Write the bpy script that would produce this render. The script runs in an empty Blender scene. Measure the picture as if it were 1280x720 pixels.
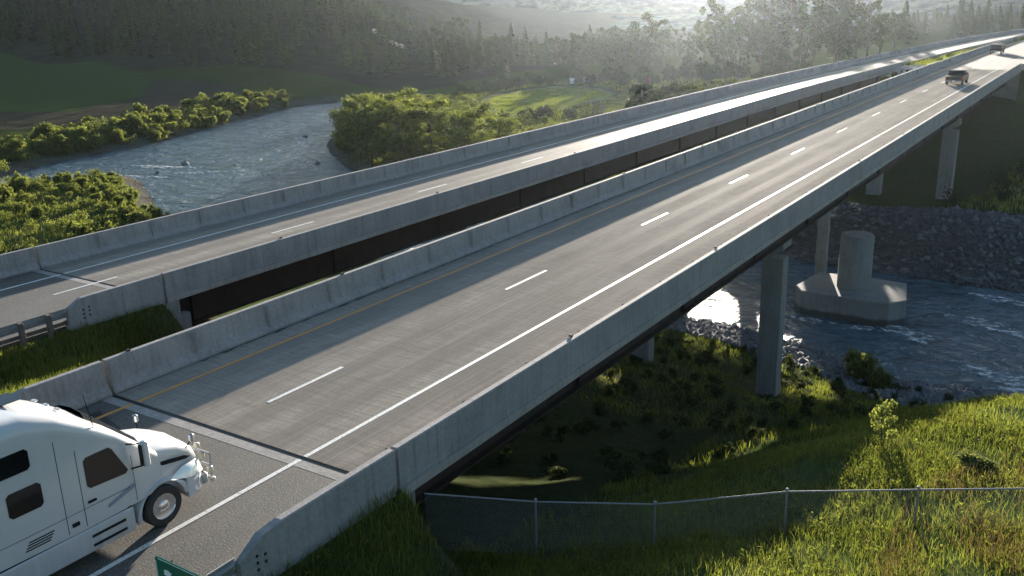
import bpy, math, random, time
_T0 = time.time()
import numpy as np
from mathutils import Vector, Matrix
R = math.radians
rng = np.random.default_rng(7)
random.seed(7)
sc = bpy.context.scene
col = sc.collection

# ------------------------------------------------------------------ camera
cam_d = bpy.data.cameras.new('camera'); cam = bpy.data.objects.new('camera', cam_d); col.objects.link(cam)
sc.camera = cam
CY, CP, CR = R(-33.5), R(-17.1), R(-1.5)
fw = Vector((math.sin(CY)*math.cos(CP), math.cos(CY)*math.cos(CP), math.sin(CP)))
rt = Vector((math.cos(CY), -math.sin(CY), 0)); up = rt.cross(fw)
r2 = rt*math.cos(CR)+up*math.sin(CR); u2 = -rt*math.sin(CR)+up*math.cos(CR)
m = Matrix.Identity(4)
for i in range(3):
    m[i][0] = r2[i]; m[i][1] = u2[i]; m[i][2] = -fw[i]
m[0][3], m[1][3], m[2][3] = 19.02, 0.0, 10.55
cam.matrix_world = m
cam_d.sensor_width = 36; cam_d.lens = 36*1150/1280
cam_d.clip_start = 0.2; cam_d.clip_end = 12000
sc.render.resolution_x = 1024; sc.render.resolution_y = 576

# ------------------------------------------------------------------ sky, sun, exposure
SUN_AZ, SUN_EL = R(-20.8), R(6.4)            # azimuth from +Y towards +X
world = bpy.data.worlds.new('World'); sc.world = world; world.use_nodes = True
wn = world.node_tree.nodes; wl = world.node_tree.links
bg = wn['Background']; sky = wn.new('ShaderNodeTexSky'); sky.sky_type = 'NISHITA'; sky.sun_disc = False
sky.sun_elevation = SUN_EL; sky.sun_rotation = SUN_AZ; sky.air_density = 1.0; sky.dust_density = 0.6; sky.ozone_density = 2.0
wl.new(sky.outputs[0], bg.inputs[0]); bg.inputs[1].default_value = 0.08
sun_d = bpy.data.lights.new('sun', 'SUN'); sun = bpy.data.objects.new('sun', sun_d); col.objects.link(sun)
sun_d.energy = 5.0; sun_d.angle = R(0.55); sun_d.color = (1.0, 0.90, 0.77)
SV = Vector((math.sin(SUN_AZ)*math.cos(SUN_EL), math.cos(SUN_AZ)*math.cos(SUN_EL), math.sin(SUN_EL)))
sun.rotation_mode = 'QUATERNION'; sun.rotation_quaternion = SV.to_track_quat('Z', 'Y')
sun.location = (-60, 160, 120)
sc.view_settings.view_transform = 'Standard'; sc.view_settings.look = 'None'
sc.view_settings.exposure = 2.1; sc.view_settings.gamma = 1
sc.cycles.volume_bounces = 1; sc.cycles.max_bounces = 6; sc.cycles.transparent_max_bounces = 8
sc.cycles.caustics_reflective = False; sc.cycles.caustics_refractive = False

# ------------------------------------------------------------------ tagging
def tag(o, label=None, cat=None, group=None, kind=None):
    if label: o['label'] = label
    if cat: o['category'] = cat
    if group: o['group'] = group
    if kind: o['kind'] = kind
    return o
def link(o, parent=None):
    col.objects.link(o)
    if parent is not None: o.parent = parent
    return o
def empty(name, loc=(0, 0, 0), rz=0.0):
    o = bpy.data.objects.new(name, None); o.location = loc; o.rotation_euler = (0, 0, rz); o.empty_display_size = .3
    return link(o)
def copy_tree(o, parent=None):
    c = o.copy(); link(c)
    c.parent = parent
    for ch in o.children:
        copy_tree(ch, c)
    return c

# ------------------------------------------------------------------ materials
def nodes(name):
    mt = bpy.data.materials.new(name); mt.use_nodes = True
    n = mt.node_tree.nodes; l = mt.node_tree.links
    return mt, n, l, n['Principled BSDF']
def ramp(n, l, fac, stops):
    r = n.new('ShaderNodeValToRGB'); e = r.color_ramp.elements
    while len(e) < len(stops): e.new(0.5)
    for i, (p, c) in enumerate(stops):
        e[i].position = p; e[i].color = (*c, 1) if len(c) == 3 else c
    l.new(fac, r.inputs[0]); return r.outputs[0]
def noise(n, l, scale, vec=None, detail=4, rough=.6, dist=0, mapscale=None):
    t = n.new('ShaderNodeTexNoise'); t.inputs['Scale'].default_value = scale
    t.inputs['Detail'].default_value = detail; t.inputs['Roughness'].default_value = rough
    t.inputs['Distortion'].default_value = dist
    if vec is not None:
        if mapscale:
            mp = n.new('ShaderNodeMapping'); mp.inputs['Scale'].default_value = mapscale
            l.new(vec, mp.inputs['Vector']); vec = mp.outputs[0]
        l.new(vec, t.inputs['Vector'])
    return t.outputs[0]
def gpos(n): return n.new('ShaderNodeNewGeometry').outputs['Position']
def mixc(n, l, fac, a, b, mode='MIX'):
    x = n.new('ShaderNodeMix'); x.data_type = 'RGBA'; x.blend_type = mode
    for s, v in ((0, fac), (6, a), (7, b)):
        if hasattr(v, 'is_linked') or isinstance(v, bpy.types.NodeSocket): l.new(v, x.inputs[s])
        elif s == 0: x.inputs[0].default_value = v
        else: x.inputs[s].default_value = (*v, 1)
    return x.outputs[2]
def math_n(n, l, op, a, b=None, c=None):
    x = n.new('ShaderNodeMath'); x.operation = op
    for i, v in enumerate((a, b, c)):
        if v is None: continue
        if isinstance(v, bpy.types.NodeSocket): l.new(v, x.inputs[i])
        else: x.inputs[i].default_value = v
    return x.outputs[0]
def bump(n, l, bs, h, strength=.3, dist=.02):
    b = n.new('ShaderNodeBump'); b.inputs['Strength'].default_value = strength; b.inputs['Distance'].default_value = dist
    l.new(h, b.inputs['Height']); l.new(b.outputs[0], bs.inputs['Normal'])
def plain(name, c, rough=.6, metal=0.0, spec=.5, coat=0.0, emis=None, var=.12, scale=6.0):
    mt, n, l, b = nodes(name)
    b.inputs['Roughness'].default_value = rough; b.inputs['Metallic'].default_value = metal
    b.inputs['Specular IOR Level'].default_value = spec; b.inputs['Coat Weight'].default_value = coat
    tc = n.new('ShaderNodeTexCoord').outputs['Object']
    f = noise(n, l, scale, tc)
    lo = tuple(x*(1-var) for x in c); hi = tuple(min(1, x*(1+var)) for x in c)
    l.new(ramp(n, l, f, [(.3, lo), (.7, hi)]), b.inputs['Base Color'])
    return mt

def concrete_mat(name, c=(.27, .265, .25), streak=True):
    mt, n, l, b = nodes(name); p = gpos(n)
    f1 = noise(n, l, .7, p, 5, .65); f2 = noise(n, l, 9, p, 4, .7)
    base = ramp(n, l, f1, [(.25, tuple(x*.74 for x in c)), (.5, c), (.78, tuple(x*1.18 for x in c))])
    base = mixc(n, l, .5, base, ramp(n, l, f2, [(.3, (.35,)*3), (.7, (.65,)*3)]), 'OVERLAY')
    if streak:                                   # rain streaks running down the faces
        f3 = noise(n, l, 1.0, p, 3, .6, 0, (5.5, 5.5, .35))
        base = mixc(n, l, ramp(n, l, f3, [(.5, (0, 0, 0)), (.72, (.5,)*3)]), base, tuple(x*.5 for x in c))
        f4 = noise(n, l, 1.0, p, 2, .5, 0, (9, 9, .2))
        base = mixc(n, l, ramp(n, l, f4, [(.62, (0, 0, 0)), (.75, (.25,)*3)]), base, tuple(min(1, x*1.6) for x in c))
    sx = n.new('ShaderNodeSeparateXYZ'); l.new(p, sx.inputs[0])       # algae and wet band at the river line
    wz = math_n(n, l, 'ADD', sx.outputs[2], math_n(n, l, 'MULTIPLY', noise(n, l, 1.4, p, 4, .7), .5))
    wet = n.new('ShaderNodeMapRange'); wet.inputs[1].default_value = -13.35; wet.inputs[2].default_value = -13.15; wet.inputs[3].default_value = .8; wet.inputs[4].default_value = 0; l.new(wz, wet.inputs[0])
    base = mixc(n, l, wet.outputs[0], base, (.035, .036, .028))
    l.new(base, b.inputs['Base Color']); b.inputs['Roughness'].default_value = .85
    b.inputs['Specular IOR Level'].default_value = .3
    bump(n, l, b, f2, .35, .02)
    return mt

def deck_mat(nm='deck_concrete', spec=.002, ro=(.9, .75)):
    mt, n, l, b = nodes(nm); p = gpos(n)
    c = (.34, .302, .258)
    f1 = noise(n, l, .5, p, 6, .7, .6, (1, .35, 1))
    base = ramp(n, l, f1, [(.3, tuple(x*.64 for x in c)), (.7, tuple(x*1.15 for x in c))])
    sx = n.new('ShaderNodeSeparateXYZ'); l.new(p, sx.inputs[0])
    # wheel paths: polished darker bands along the road
    w = math_n(n, l, 'SINE', math_n(n, l, 'MULTIPLY', sx.outputs[0], 3.75))
    wp = ramp(n, l, math_n(n, l, 'ADD', math_n(n, l, 'MULTIPLY', w, .28), noise(n, l, .9, p, 4, .6, 0, (1, .08, 1))), [(.35, (0, 0, 0)), (.75, (.85,)*3)])
    base = mixc(n, l, wp, base, tuple(x*.68 for x in c))
    # transverse tining
    tn = noise(n, l, 1.0, p, 3, .7, 0, (.6, 11, 1))
    base = mixc(n, l, ramp(n, l, tn, [(.42, (0, 0, 0)), (.66, (.8,)*3)]), base, tuple(x*.6 for x in c))
    l1 = noise(n, l, 1.0, p, 3, .7, 0, (9, .12, 1))
    base = mixc(n, l, ramp(n, l, l1, [(.5, (0, 0, 0)), (.75, (.35,)*3)]), base, tuple(x*1.5 for x in c))
    f2 = noise(n, l, 26, p, 3, .8)
    base = mixc(n, l, .55, base, ramp(n, l, f2, [(.3, (.32,)*3), (.7, (.68,)*3)]), 'OVERLAY')
    st = noise(n, l, .35, p, 6, .75, 1.2)                             # tar and oil stains, fine shrinkage cracks
    base = mixc(n, l, ramp(n, l, st, [(.60, (0, 0, 0)), (.74, (.55,)*3)]), base, tuple(x*.45 for x in c))
    ck = noise(n, l, .8, p, 7, .8, .8, (1, .5, 1))
    base = mixc(n, l, ramp(n, l, ck, [(.493, (0, 0, 0)), (.5, (.45,)*3), (.507, (0, 0, 0))]), base, tuple(x*.3 for x in c))
    l.new(base, b.inputs['Base Color'])
    l.new(ramp(n, l, wp, [(0, (ro[0],)*3), (1, (ro[1],)*3)]), b.inputs['Roughness'])
    b.inputs['Specular IOR Level'].default_value = spec
    hh = math_n(n, l, 'ADD', math_n(n, l, 'MULTIPLY', tn, .8), math_n(n, l, 'MULTIPLY', f2, .6))
    bump(n, l, b, hh, .2, .008)
    return mt

def asphalt_mat():
    mt, n, l, b = nodes('asphalt'); p = gpos(n)
    c = (.075, .07, .062)
    f1 = noise(n, l, .6, p, 4, .6, 0, (1, .3, 1)); f2 = noise(n, l, 22, p, 2, .9)
    base = ramp(n, l, f1, [(.3, tuple(x*.75 for x in c)), (.7, tuple(x*1.3 for x in c))])
    base = mixc(n, l, ramp(n, l, f2, [(.52, (0, 0, 0)), (.66, (.85,)*3)]), base, (.24, .22, .19))
    base = mixc(n, l, ramp(n, l, noise(n, l, 15, p, 2, .9), [(.3, (.8,)*3), (.45, (0,)*3)]), base, (.025, .024, .022))
    cr = noise(n, l, .9, p, 6, .75, .5)
    base = mixc(n, l, ramp(n, l, cr, [(.49, (0, 0, 0)), (.5, (.6,)*3), (.51, (0, 0, 0))]), base, (.02, .02, .02))
    l.new(base, b.inputs['Base Color']); b.inputs['Roughness'].default_value = .8
    bump(n, l, b, f2, .6, .012)
    return mt

def paint_mat(name, c, wear=.45):
    mt, n, l, b = nodes(name); p = gpos(n)
    f = noise(n, l, 14, p, 5, .75); f2 = noise(n, l, 1.5, p, 3, .6)
    mm = math_n(n, l, 'MULTIPLY', ramp(n, l, f, [(.5, (0, 0, 0)), (.62, (1,)*3)]), ramp(n, l, f2, [(.35, (wear*.3,)*3), (.65, (wear*1.5,)*3)]))
    l.new(mixc(n, l, mm, c, (.17, .15, .13)), b.inputs['Base Color']); b.inputs['Roughness'].default_value = .55
    return mt

def leaf_mat(name, dark, light, trans=.5, rough=.6):
    mt, n, l, b = nodes(name)
    oi = n.new('ShaderNodeObjectInfo').outputs['Random']
    at = n.new('ShaderNodeAttribute'); at.attribute_name = 'tone'
    p = gpos(n); f = noise(n, l, .35, p, 3, .6)
    v = math_n(n, l, 'ADD', math_n(n, l, 'MULTIPLY', at.outputs['Fac'], .55), math_n(n, l, 'ADD', math_n(n, l, 'MULTIPLY', oi, .25), math_n(n, l, 'MULTIPLY', f, .45)))
    c = ramp(n, l, v, [(.2, dark), (.95, light)])
    l.new(c, b.inputs['Base Color']); b.inputs['Roughness'].default_value = rough; b.inputs['Specular IOR Level'].default_value = .02
    tr = n.new('ShaderNodeBsdfTranslucent')
    l.new(mixc(n, l, 1.0, c, (1.0, .98, .50), 'MULTIPLY'), tr.inputs[0])
    mx = n.new('ShaderNodeMixShader'); mx.inputs[0].default_value = trans
    l.new(b.outputs[0], mx.inputs[1]); l.new(tr.outputs[0], mx.inputs[2])
    l.new(mx.outputs[0], n['Material Output'].inputs['Surface'])
    return mt

def rock_mat(name, c):
    mt, n, l, b = nodes(name); p = gpos(n)
    oi = n.new('ShaderNodeObjectInfo').outputs['Random']
    f = noise(n, l, 1.6, p, 5, .7)
    base = ramp(n, l, f, [(.3, tuple(x*.55 for x in c)), (.7, tuple(x*1.35 for x in c))])
    base = mixc(n, l, math_n(n, l, 'MULTIPLY', oi, .5), base, tuple(x*.5 for x in c))
    l.new(base, b.inputs['Base Color']); b.inputs['Roughness'].default_value = .85; bump(n, l, b, f, .5, .08)
    return mt

def ground_mat():
    mt, n, l, b = nodes('ground_cover'); p = gpos(n)
    at = n.new('ShaderNodeAttribute'); at.attribute_name = 'tint'
    f1 = noise(n, l, .12, p, 6, .65); f2 = noise(n, l, 2.2, p, 5, .75); f3 = noise(n, l, .9, p, 5, .7)
    base = mixc(n, l, .85, at.outputs['Color'], ramp(n, l, f2, [(.3, (.24,)*3), (.7, (.76,)*3)]), 'OVERLAY')
    base = mixc(n, l, ramp(n, l, f1, [(.45, (0, 0, 0)), (.7, (.5,)*3)]), base, (.085, .075, .045))
    base = mixc(n, l, ramp(n, l, f3, [(.5, (0, 0, 0)), (.68, (.45,)*3)]), base, (.045, .045, .028))
    l.new(base, b.inputs['Base Color']); b.inputs['Roughness'].default_value = 1.0; b.inputs['Specular IOR Level'].default_value = 0
    bump(n, l, b, math_n(n, l, 'ADD', f2, f3), .35, .12)
    return mt

def water_mat():
    mt, n, l, b = nodes('river_water'); p = gpos(n)
    w1 = noise(n, l, .33, p, 3, .6, .8, (.8, 1.1, 1)); w2 = noise(n, l, 1.1, p, 4, .7, .8)
    wc = noise(n, l, .16, p, 5, .7, .6)
    l.new(ramp(n, l, wc, [(.35, (.045, .08, .10)), (.65, (.10, .155, .195))]), b.inputs['Base Color'])
    b.inputs['Roughness'].default_value = .12; b.inputs['IOR'].default_value = 1.33; b.inputs['Specular IOR Level'].default_value = .5
    h = math_n(n, l, 'ADD', math_n(n, l, 'MULTIPLY', w1, 1.7), math_n(n, l, 'MULTIPLY', w2, .5))
    bump(n, l, b, h, 1.0, .8)
    return mt

def foam_mat():
    mt, n, l, b = nodes('foam'); p = gpos(n)
    f = noise(n, l, 1.1, p, 5, .75, .4, (1, 1.6, 1))
    b.inputs['Base Color'].default_value = (.8, .82, .82, 1); b.inputs['Roughness'].default_value = .7
    l.new(ramp(n, l, f, [(.46, (0, 0, 0)), (.66, (.9,)*3)]), b.inputs['Alpha'])
    return mt

M = {}
M['deck'] = deck_mat(); M['deck2'] = deck_mat('polished_deck_concrete', .012, (.75, .6)); M['asphalt'] = asphalt_mat()
M['barrier'] = concrete_mat('barrier_concrete', (.27, .255, .25)); M['concrete'] = concrete_mat('pier_concrete', (.22, .215, .2))
M['slab'] = concrete_mat('slab_concrete', (.30, .28, .26))
M['white_line'] = paint_mat('white_line', (.74, .73, .69), .6); M['yellow_line'] = paint_mat('yellow_line', (.62, .27, .04), .6)
M['steel'] = plain('weathering_steel', (.036, .023, .018), .8, .2, var=.35, scale=1.2)
M['joint'] = plain('joint_rubber', (.012, .012, .013), .6); M['galv'] = plain('galvanised', (.32, .33, .34), .5, .6)
M['fence_galv'] = plain('old_galvanised', (.2, .2, .2), .65, .3); M['wood'] = plain('post_wood', (.11, .09, .075), .9, var=.3)
M['ground'] = ground_mat(); M['water'] = water_mat(); M['foam'] = foam_mat()
M['rock'] = rock_mat('riprap_rock', (.155, .15, .152)); M['rock_dark'] = rock_mat('dark_rock', (.10, .095, .10)); M['rock_pale'] = rock_mat('pale_rock', (.34, .32, .3))
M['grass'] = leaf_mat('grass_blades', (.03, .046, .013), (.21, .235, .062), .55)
M['straw'] = leaf_mat('dry_stems', (.08, .05, .035), (.24, .16, .11), .3)
M['willow'] = leaf_mat('willow_leaves', (.04, .058, .02), (.20, .225, .078), .55)
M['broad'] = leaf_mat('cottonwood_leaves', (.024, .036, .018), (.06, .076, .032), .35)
M['olive'] = leaf_mat('dry_olive_leaves', (.07, .065, .03), (.17, .15, .055), .42)
M['needle'] = leaf_mat('pine_needles', (.018, .032, .014), (.06, .085, .032), .2)
M['bark'] = plain('bark', (.075, .055, .04), .95, var=.4, scale=3)
def truck_white():
    mt, n, l, b = nodes('truck_white'); p = n.new('ShaderNodeTexCoord').outputs['Object']
    f = noise(n, l, 1.2, p, 5, .7); f2 = noise(n, l, 1.0, p, 3, .6, 0, (7, 7, .6))
    c = mixc(n, l, ramp(n, l, f, [(.4, (0, 0, 0)), (.75, (.3,)*3)]), (.48, .485, .50), (.36, .35, .34))
    sx = n.new('ShaderNodeSeparateXYZ'); l.new(p, sx.inputs[0])
    low = math_n(n, l, 'MULTIPLY', ramp(n, l, sx.outputs[2], [(.3, (1,)*3), (1.1, (0,)*3)]), ramp(n, l, f2, [(.35, (.1,)*3), (.7, (.7,)*3)]))
    l.new(mixc(n, l, low, c, (.30, .28, .25)), b.inputs['Base Color'])
    b.inputs['Roughness'].default_value = .32; b.inputs['Coat Weight'].default_value = .5; b.inputs['Coat Roughness'].default_value = .1
    return mt
M['twhite'] = truck_white()
M['glass'] = plain('dark_glass', (.008, .009, .011), .12, 0, .25); M['rubber'] = plain('tyre_rubber', (.022, .021, .02), .8)
M['chrome'] = plain('polished_metal', (.62, .62, .63), .25, .9); M['black'] = plain('black_plastic', (.016, .016, .017), .85, 0, .15)
M['lamp'] = plain('headlight_glass', (.8, .8, .76), .12, .1, .8, .6); M['glint'] = plain('pale_glint', (.6, .54, .40), .4)  # last one is the pale colour of the painted bezel glints
M['blue'] = plain('blue_decal', (.2, .22, .3), .4); M['redlens'] = plain('red_lens', (.3, .012, .01), .25)
M['cardark'] = plain('dark_car_paint', (.010, .010, .011), .5, 0, .25, 0); M['carmaroon'] = plain('charcoal_car_paint', (.013, .012, .012), .5, 0, .25, 0)
M['green'] = plain('sign_green', (.006, .11, .06), .45, var=.08); M['signwhite'] = plain('sign_white', (.75, .76, .74), .5)
M['signgrey'] = plain('sign_back_grey', (.36, .37, .38), .45, .5)
M['brown'] = plain('brown_paint', (.07, .03, .02), .8); M['whitepaint'] = plain('white_paint', (.8, .8, .78), .5)
M['dirt'] = plain('path_gravel', (.27, .22, .16), .95, var=.25, scale=1.0)

# ------------------------------------------------------------------ mesh helpers
class MB:
    def __init__(s): s.v = []; s.f = []; s.m = []; s.mats = []
    def mi(s, mat):
        if mat not in s.mats: s.mats.append(mat)
        return s.mats.index(mat)
    def add(s, vs, fs, mat):
        k = len(s.v); i = s.mi(mat)
        s.v += [tuple(v) for v in vs]
        for f in fs: s.f.append(tuple(k+q for q in f)); s.m.append(i)
        return s
    def box(s, x0, x1, y0, y1, z0, z1, mat, bev=0.0):
        if bev <= 0:
            vs = [(x, y, z) for z in (z0, z1) for x, y in ((x0, y0), (x1, y0), (x1, y1), (x0, y1))]
            return s.add(vs, [(3, 2, 1, 0), (4, 5, 6, 7), (0, 1, 5, 4), (1, 2, 6, 5), (2, 3, 7, 6), (3, 0, 4, 7)], mat)
        b = bev; ring = lambda i, z: [(x0+i+b, y0+i, z), (x1-i-b, y0+i, z), (x1-i, y0+i+b, z), (x1-i, y1-i-b, z), (x1-i-b, y1-i, z), (x0+i+b, y1-i, z), (x0+i, y1-i-b, z), (x0+i, y0+i+b, z)]
        vs = ring(b, z0)+ring(0, z0+b)+ring(0, z1-b)+ring(b, z1)
        fs = [tuple(range(7, -1, -1)), tuple(range(24, 32))]
        for k in range(3):
            for i in range(8): j = (i+1) % 8; fs.append((k*8+i, k*8+j, k*8+8+j, k*8+8+i))
        return s.add(vs, fs, mat)
    def tube(s, p0, p1, r0, r1, mat, n=10, cap=True):
        p0 = Vector(p0); p1 = Vector(p1); d = (p1-p0).normalized()
        a = d.orthogonal().normalized(); b = d.cross(a)
        vs = []
        for p, r in ((p0, r0), (p1, r1)):
            for i in range(n):
                t = 2*math.pi*i/n; vs.append(p+a*math.cos(t)*r+b*math.sin(t)*r)
        fs = [(i, (i+1) % n, n+(i+1) % n, n+i) for i in range(n)]
        if cap: fs += [tuple(range(n-1, -1, -1)), tuple(range(n, 2*n))]
        return s.add(vs, fs, mat)
    def lathe(s, prof, mat, n=20, axis='x', c=(0, 0, 0)):
        vs = []
        for (a, r) in prof:
            for i in range(n):
                t = 2*math.pi*i/n
                if axis == 'x': vs.append((c[0]+a, c[1]+r*math.cos(t), c[2]+r*math.sin(t)))
                else: vs.append((c[0]+r*math.cos(t), c[1]+r*math.sin(t), c[2]+a))
        fs = []
        for k in range(len(prof)-1):
            for i in range(n): j = (i+1) % n; fs.append((k*n+i, k*n+j, k*n+n+j, k*n+n+i))
        fs += [tuple(range(n)), tuple(range((len(prof)-1)*n, len(prof)*n))]
        return s.add(vs, fs, mat)
    def prism(s, prof, a0, a1, mat, axis='y'):
        n = len(prof)
        def P(u, w, a): return (u, a, w) if axis == 'y' else ((a, u, w) if axis == 'x' else (u, w, a))
        vs = [P(u, w, a0) for u, w in prof]+[P(u, w, a1) for u, w in prof]
        fs = [tuple(range(n)), tuple(range(2*n-1, n-1, -1))]+[(i, n+i, n+(i+1) % n, (i+1) % n) for i in range(n)]
        return s.add(vs, fs, mat)
    def loft(s, secs, mat, cap=True, closed=True):
        n = len(secs[0]); vs = [p for sec in secs for p in sec]; fs = []
        for k in range(len(secs)-1):
            for i in range(n if closed else n-1): j = (i+1) % n; fs.append((k*n+i, k*n+j, k*n+n+j, k*n+n+i))
        if cap: fs += [tuple(range(n-1, -1, -1)), tuple(range((len(secs)-1)*n, len(secs)*n))]
        return s.add(vs, fs, mat)
    def mesh(s, name, smooth=False):
        me = bpy.data.meshes.new(name); me.from_pydata(s.v, [], s.f)
        for mt in s.mats: me.materials.append(mt)
        me.polygons.foreach_set('material_index', s.m)
        me.update()
        import bmesh
        bm = bmesh.new(); bm.from_mesh(me); bmesh.ops.recalc_face_normals(bm, faces=bm.faces); bm.to_mesh(me); bm.free()
        if smooth:
            me.polygons.foreach_set('use_smooth', [True]*len(me.polygons))
            try: me.set_sharp_from_angle(angle=R(35))
            except Exception: pass
        return me
    def build(s, name, parent=None, smooth=False, loc=None, rz=0):
        o = bpy.data.objects.new(name, s.mesh(name, smooth)); link(o, parent)
        if loc: o.location = loc
        if rz: o.rotation_euler[2] = rz
        return o

def np_mesh(name, v, faces, mats, tone=None, midx=None, smooth=False):
    """v (N,3), faces (F,k) all same size"""
    v = np.asarray(v, np.float32); faces = np.asarray(faces, np.int32)
    me = bpy.data.meshes.new(name); k = faces.shape[1]
    me.vertices.add(len(v)); me.vertices.foreach_set('co', v.ravel())
    me.loops.add(faces.size); me.loops.foreach_set('vertex_index', faces.ravel())
    me.polygons.add(len(faces)); me.polygons.foreach_set('loop_start', np.arange(0, faces.size, k, dtype=np.int32))
    for mt in mats: me.materials.append(mt)
    if midx is not None: me.polygons.foreach_set('material_index', np.asarray(midx, np.int32))
    if smooth: me.polygons.foreach_set('use_smooth', np.ones(len(faces), bool))
    me.update(calc_edges=True); me.validate()
    if tone is not None:
        a = me.attributes.new('tone', 'FLOAT', 'POINT'); a.data.foreach_set('value', np.asarray(tone, np.float32))
    return me

# ------------------------------------------------------------------ road geometry
def shN(y): return 1.0e-4*max(0.0, y-125)**2                      # near carriageway centre shift
def shF(y): return 1.057*4e-4*max(0.0, y/1.057-85)**2             # far carriageway
ZF = -0.6
def zF(y):                                                        # far deck climbs level with the near one past the river
    t = min(1, max(0, (y-150)/120)); return ZF*(1-t*t*(3-2*t))
def zN(y): return 0.0
WZ = -14.0
N0, N1 = 14.2, 150.0      # near bridge
F0, F1 = 22.3, 163.0      # far bridge

# ------------------------------------------------------------------ terrain
WATER = np.array([(-150, 55), (-131, 78), (-137, 90), (-139, 100), (-141, 114), (-149, 132), (-159, 157), (-166, 178), (-163, 190), (-159, 207), (-151, 210),
                  (-134, 176), (-121, 148), (-109, 130), (-100, 121), (-83, 108), (-66, 103), (-45, 98), (-25, 93), (-10, 89), (-3, 87.5), (2, 87), (8, 87), (14, 86.5), (30, 87), (60, 90), (140, 95), (140, 70),
                  (60, 66), (30, 63), (16, 62), (12, 61), (8, 60), (4, 63), (1, 65), (-4, 66), (-7, 65.5), (-20, 67), (-34, 69), (-50, 68), (-66, 69), (-78, 70), (-83, 72), (-98, 81), (-108, 87), (-113, 88), (-114, 84), (-117, 77), (-122, 71), (-140, 50)], float)
def poly_sd(poly, x, y):
    """signed distance, negative inside"""
    x = np.asarray(x, float); y = np.asarray(y, float)
    d2 = np.full(x.shape, 1e18); ins = np.zeros(x.shape, bool); n = len(poly)
    for i in range(n):
        ax, ay = poly[i]; bx, by = poly[(i+1) % n]; ex, ey = bx-ax, by-ay
        wx, wy = x-ax, y-ay; t = np.clip((wx*ex+wy*ey)/(ex*ex+ey*ey), 0, 1)
        d2 = np.minimum(d2, (wx-ex*t)**2+(wy-ey*t)**2)
        c = ((ay > y) != (by > y)) & (x < (bx-ax)*(y-ay)/((by-ay) if by != ay else 1e-9)+ax)
        ins ^= c
    d = np.sqrt(d2); return np.where(ins, -d, d)
CP_ = np.array([
 # camera hillside and near bank
 (14,18,-1.35),(17,22,-1.15),(19,25,-1.4),(17.7,32.7,-2.5),(15.7,29.4,-2.15),(14.5,26,-1.8),(13,24.5,-2.1),(13,20.5,-1.9),(10,18.5,-2.4),(8,16.5,-2.6),(12.6,15.9,-1.3),(10,12,-1.9),(8,9,-1.6),
 (7.2,4,-.6),(20,10,.6),(19,0,.8),(25,20,.6),(30,30,-1),(40,10,3),(60,0,8),(25,40,-4.5),(20,45,-7.5),(22,55,-12),(12,33,-5),(9,29,-5.4),(7,24,-4.6),(30,55,-11),(60,50,-10),(120,40,-4),
 (5,17,-3),(0,17,-3),(-4,17,-2.8),(5,30,-6.8),(0,30,-6.6),(8,40,-9.2),(0,45,-10),(4,51,-11.9),(16,50,-11.0),(12,56,-12.8),(0,60,-13.2),(-5,40,-8.5),
 (-8,16,-1.0),(-8,10,-.6),(-8,5,-.4),(-9,0,-.4),(-6.4,13,-.4),(-6.4,9,-.3),(-10.5,12,-1.1),(-10.5,18,-1.6),(-8,20,-2.2),(-8,28,-5.2),(-8,45,-10),(-8,58,-13),
 (-16,25,-3.2),(-16,42,-9),(-16,60,-13),(-24,24,-2.6),(-23,8,-1.6),(-28,10,-3.5),(-30,20,-5),(-45,12,-10),(-45,28,-11),(-60,5,-12),(-60,30,-12.4),(-60,50,-12.8),(-80,60,-12.7),(-100,72,-12.8),(-110,50,-12.4),(-90,30,-12.3),
 # far bank by the bridge
 (14,89,-13.2),(10,95,-10),(20,97,-9.2),(40,97,-9),(5,95,-10),(-5,96,-10),(5,110,-11),(-5,108,-10.8),(20,115,-9.2),(40,120,-9),(0,128,-9),(5,140,-5.2),(-5,148,-2.2),(-18,148,-6),(-18,160,-2.2),
 (25,140,-8),(30,170,-8),(60,150,-7),(100,200,-4),(40,260,-6),(90,300,-2),(60,400,-3),
 # peninsula and park
 (-35,105,-12.6),(-60,115,-12.4),(-60,140,-11.6),(-90,135,-12.3),(-100,160,-11.6),(-110,185,-11.4),(-60,200,-10.8),(-100,220,-10.8),(-75,190,-11),(-40,160,-9.8),(-38,200,-8),(-36,260,-7),(-60,300,-9.5),(-100,300,-9.8),(-100,400,-10),(-50,450,-6),
 # far left bank, field and forested hill
 (-135,105,-12.8),(-165,110,-12.2),(-175,135,-12),(-200,120,-11.3),(-172,185,-12.2),(-165,215,-12),(-140,235,-11.5),(-220,150,-10.8),(-260,190,-9.2),(-300,200,-8.2),(-350,215,-7),(-380,180,-7),(-500,150,-6),(-300,120,-9),(-200,60,-11.5),
 (-225,205,-8.5),(-270,235,-3.5),(-330,255,-.5),(-400,262,2.5),(-480,240,4),
 (-190,235,-9),(-235,265,-3),(-300,300,4.5),(-350,310,9),
 (-470,273,25),(-413,324,19),(-352,335,13),(-306,333,9),(-271,331,5),(-245,327,-3),(-222,319,-9),(-194,303,-11),(-170,260,-11),
 (-560,330,48),(-480,400,38),(-420,430,30),(-370,440,24),(-330,430,14),(-290,430,4),(-250,420,-7),(-200,400,-10),(-160,380,-11),(-700,400,55),(-640,200,25),
 (-150,576,-11),(-300,600,-8),(-450,700,5),(-900,900,20),(0,900,-5),(300,900,0),(300,500,0),(300,150,5),(300,0,15),(-900,200,10),(-900,-100,10),(-300,-100,-10),(0,-100,4),(300,-100,30)], float)
_d = np.linalg.norm(CP_[:, None, :2]-CP_[None, :, :2], axis=2)
_A = np.zeros((len(CP_)+1,)*2); _A[:-1, :-1] = -_d; _A[:-1, -1] = 1; _A[-1, :-1] = 1
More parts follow.
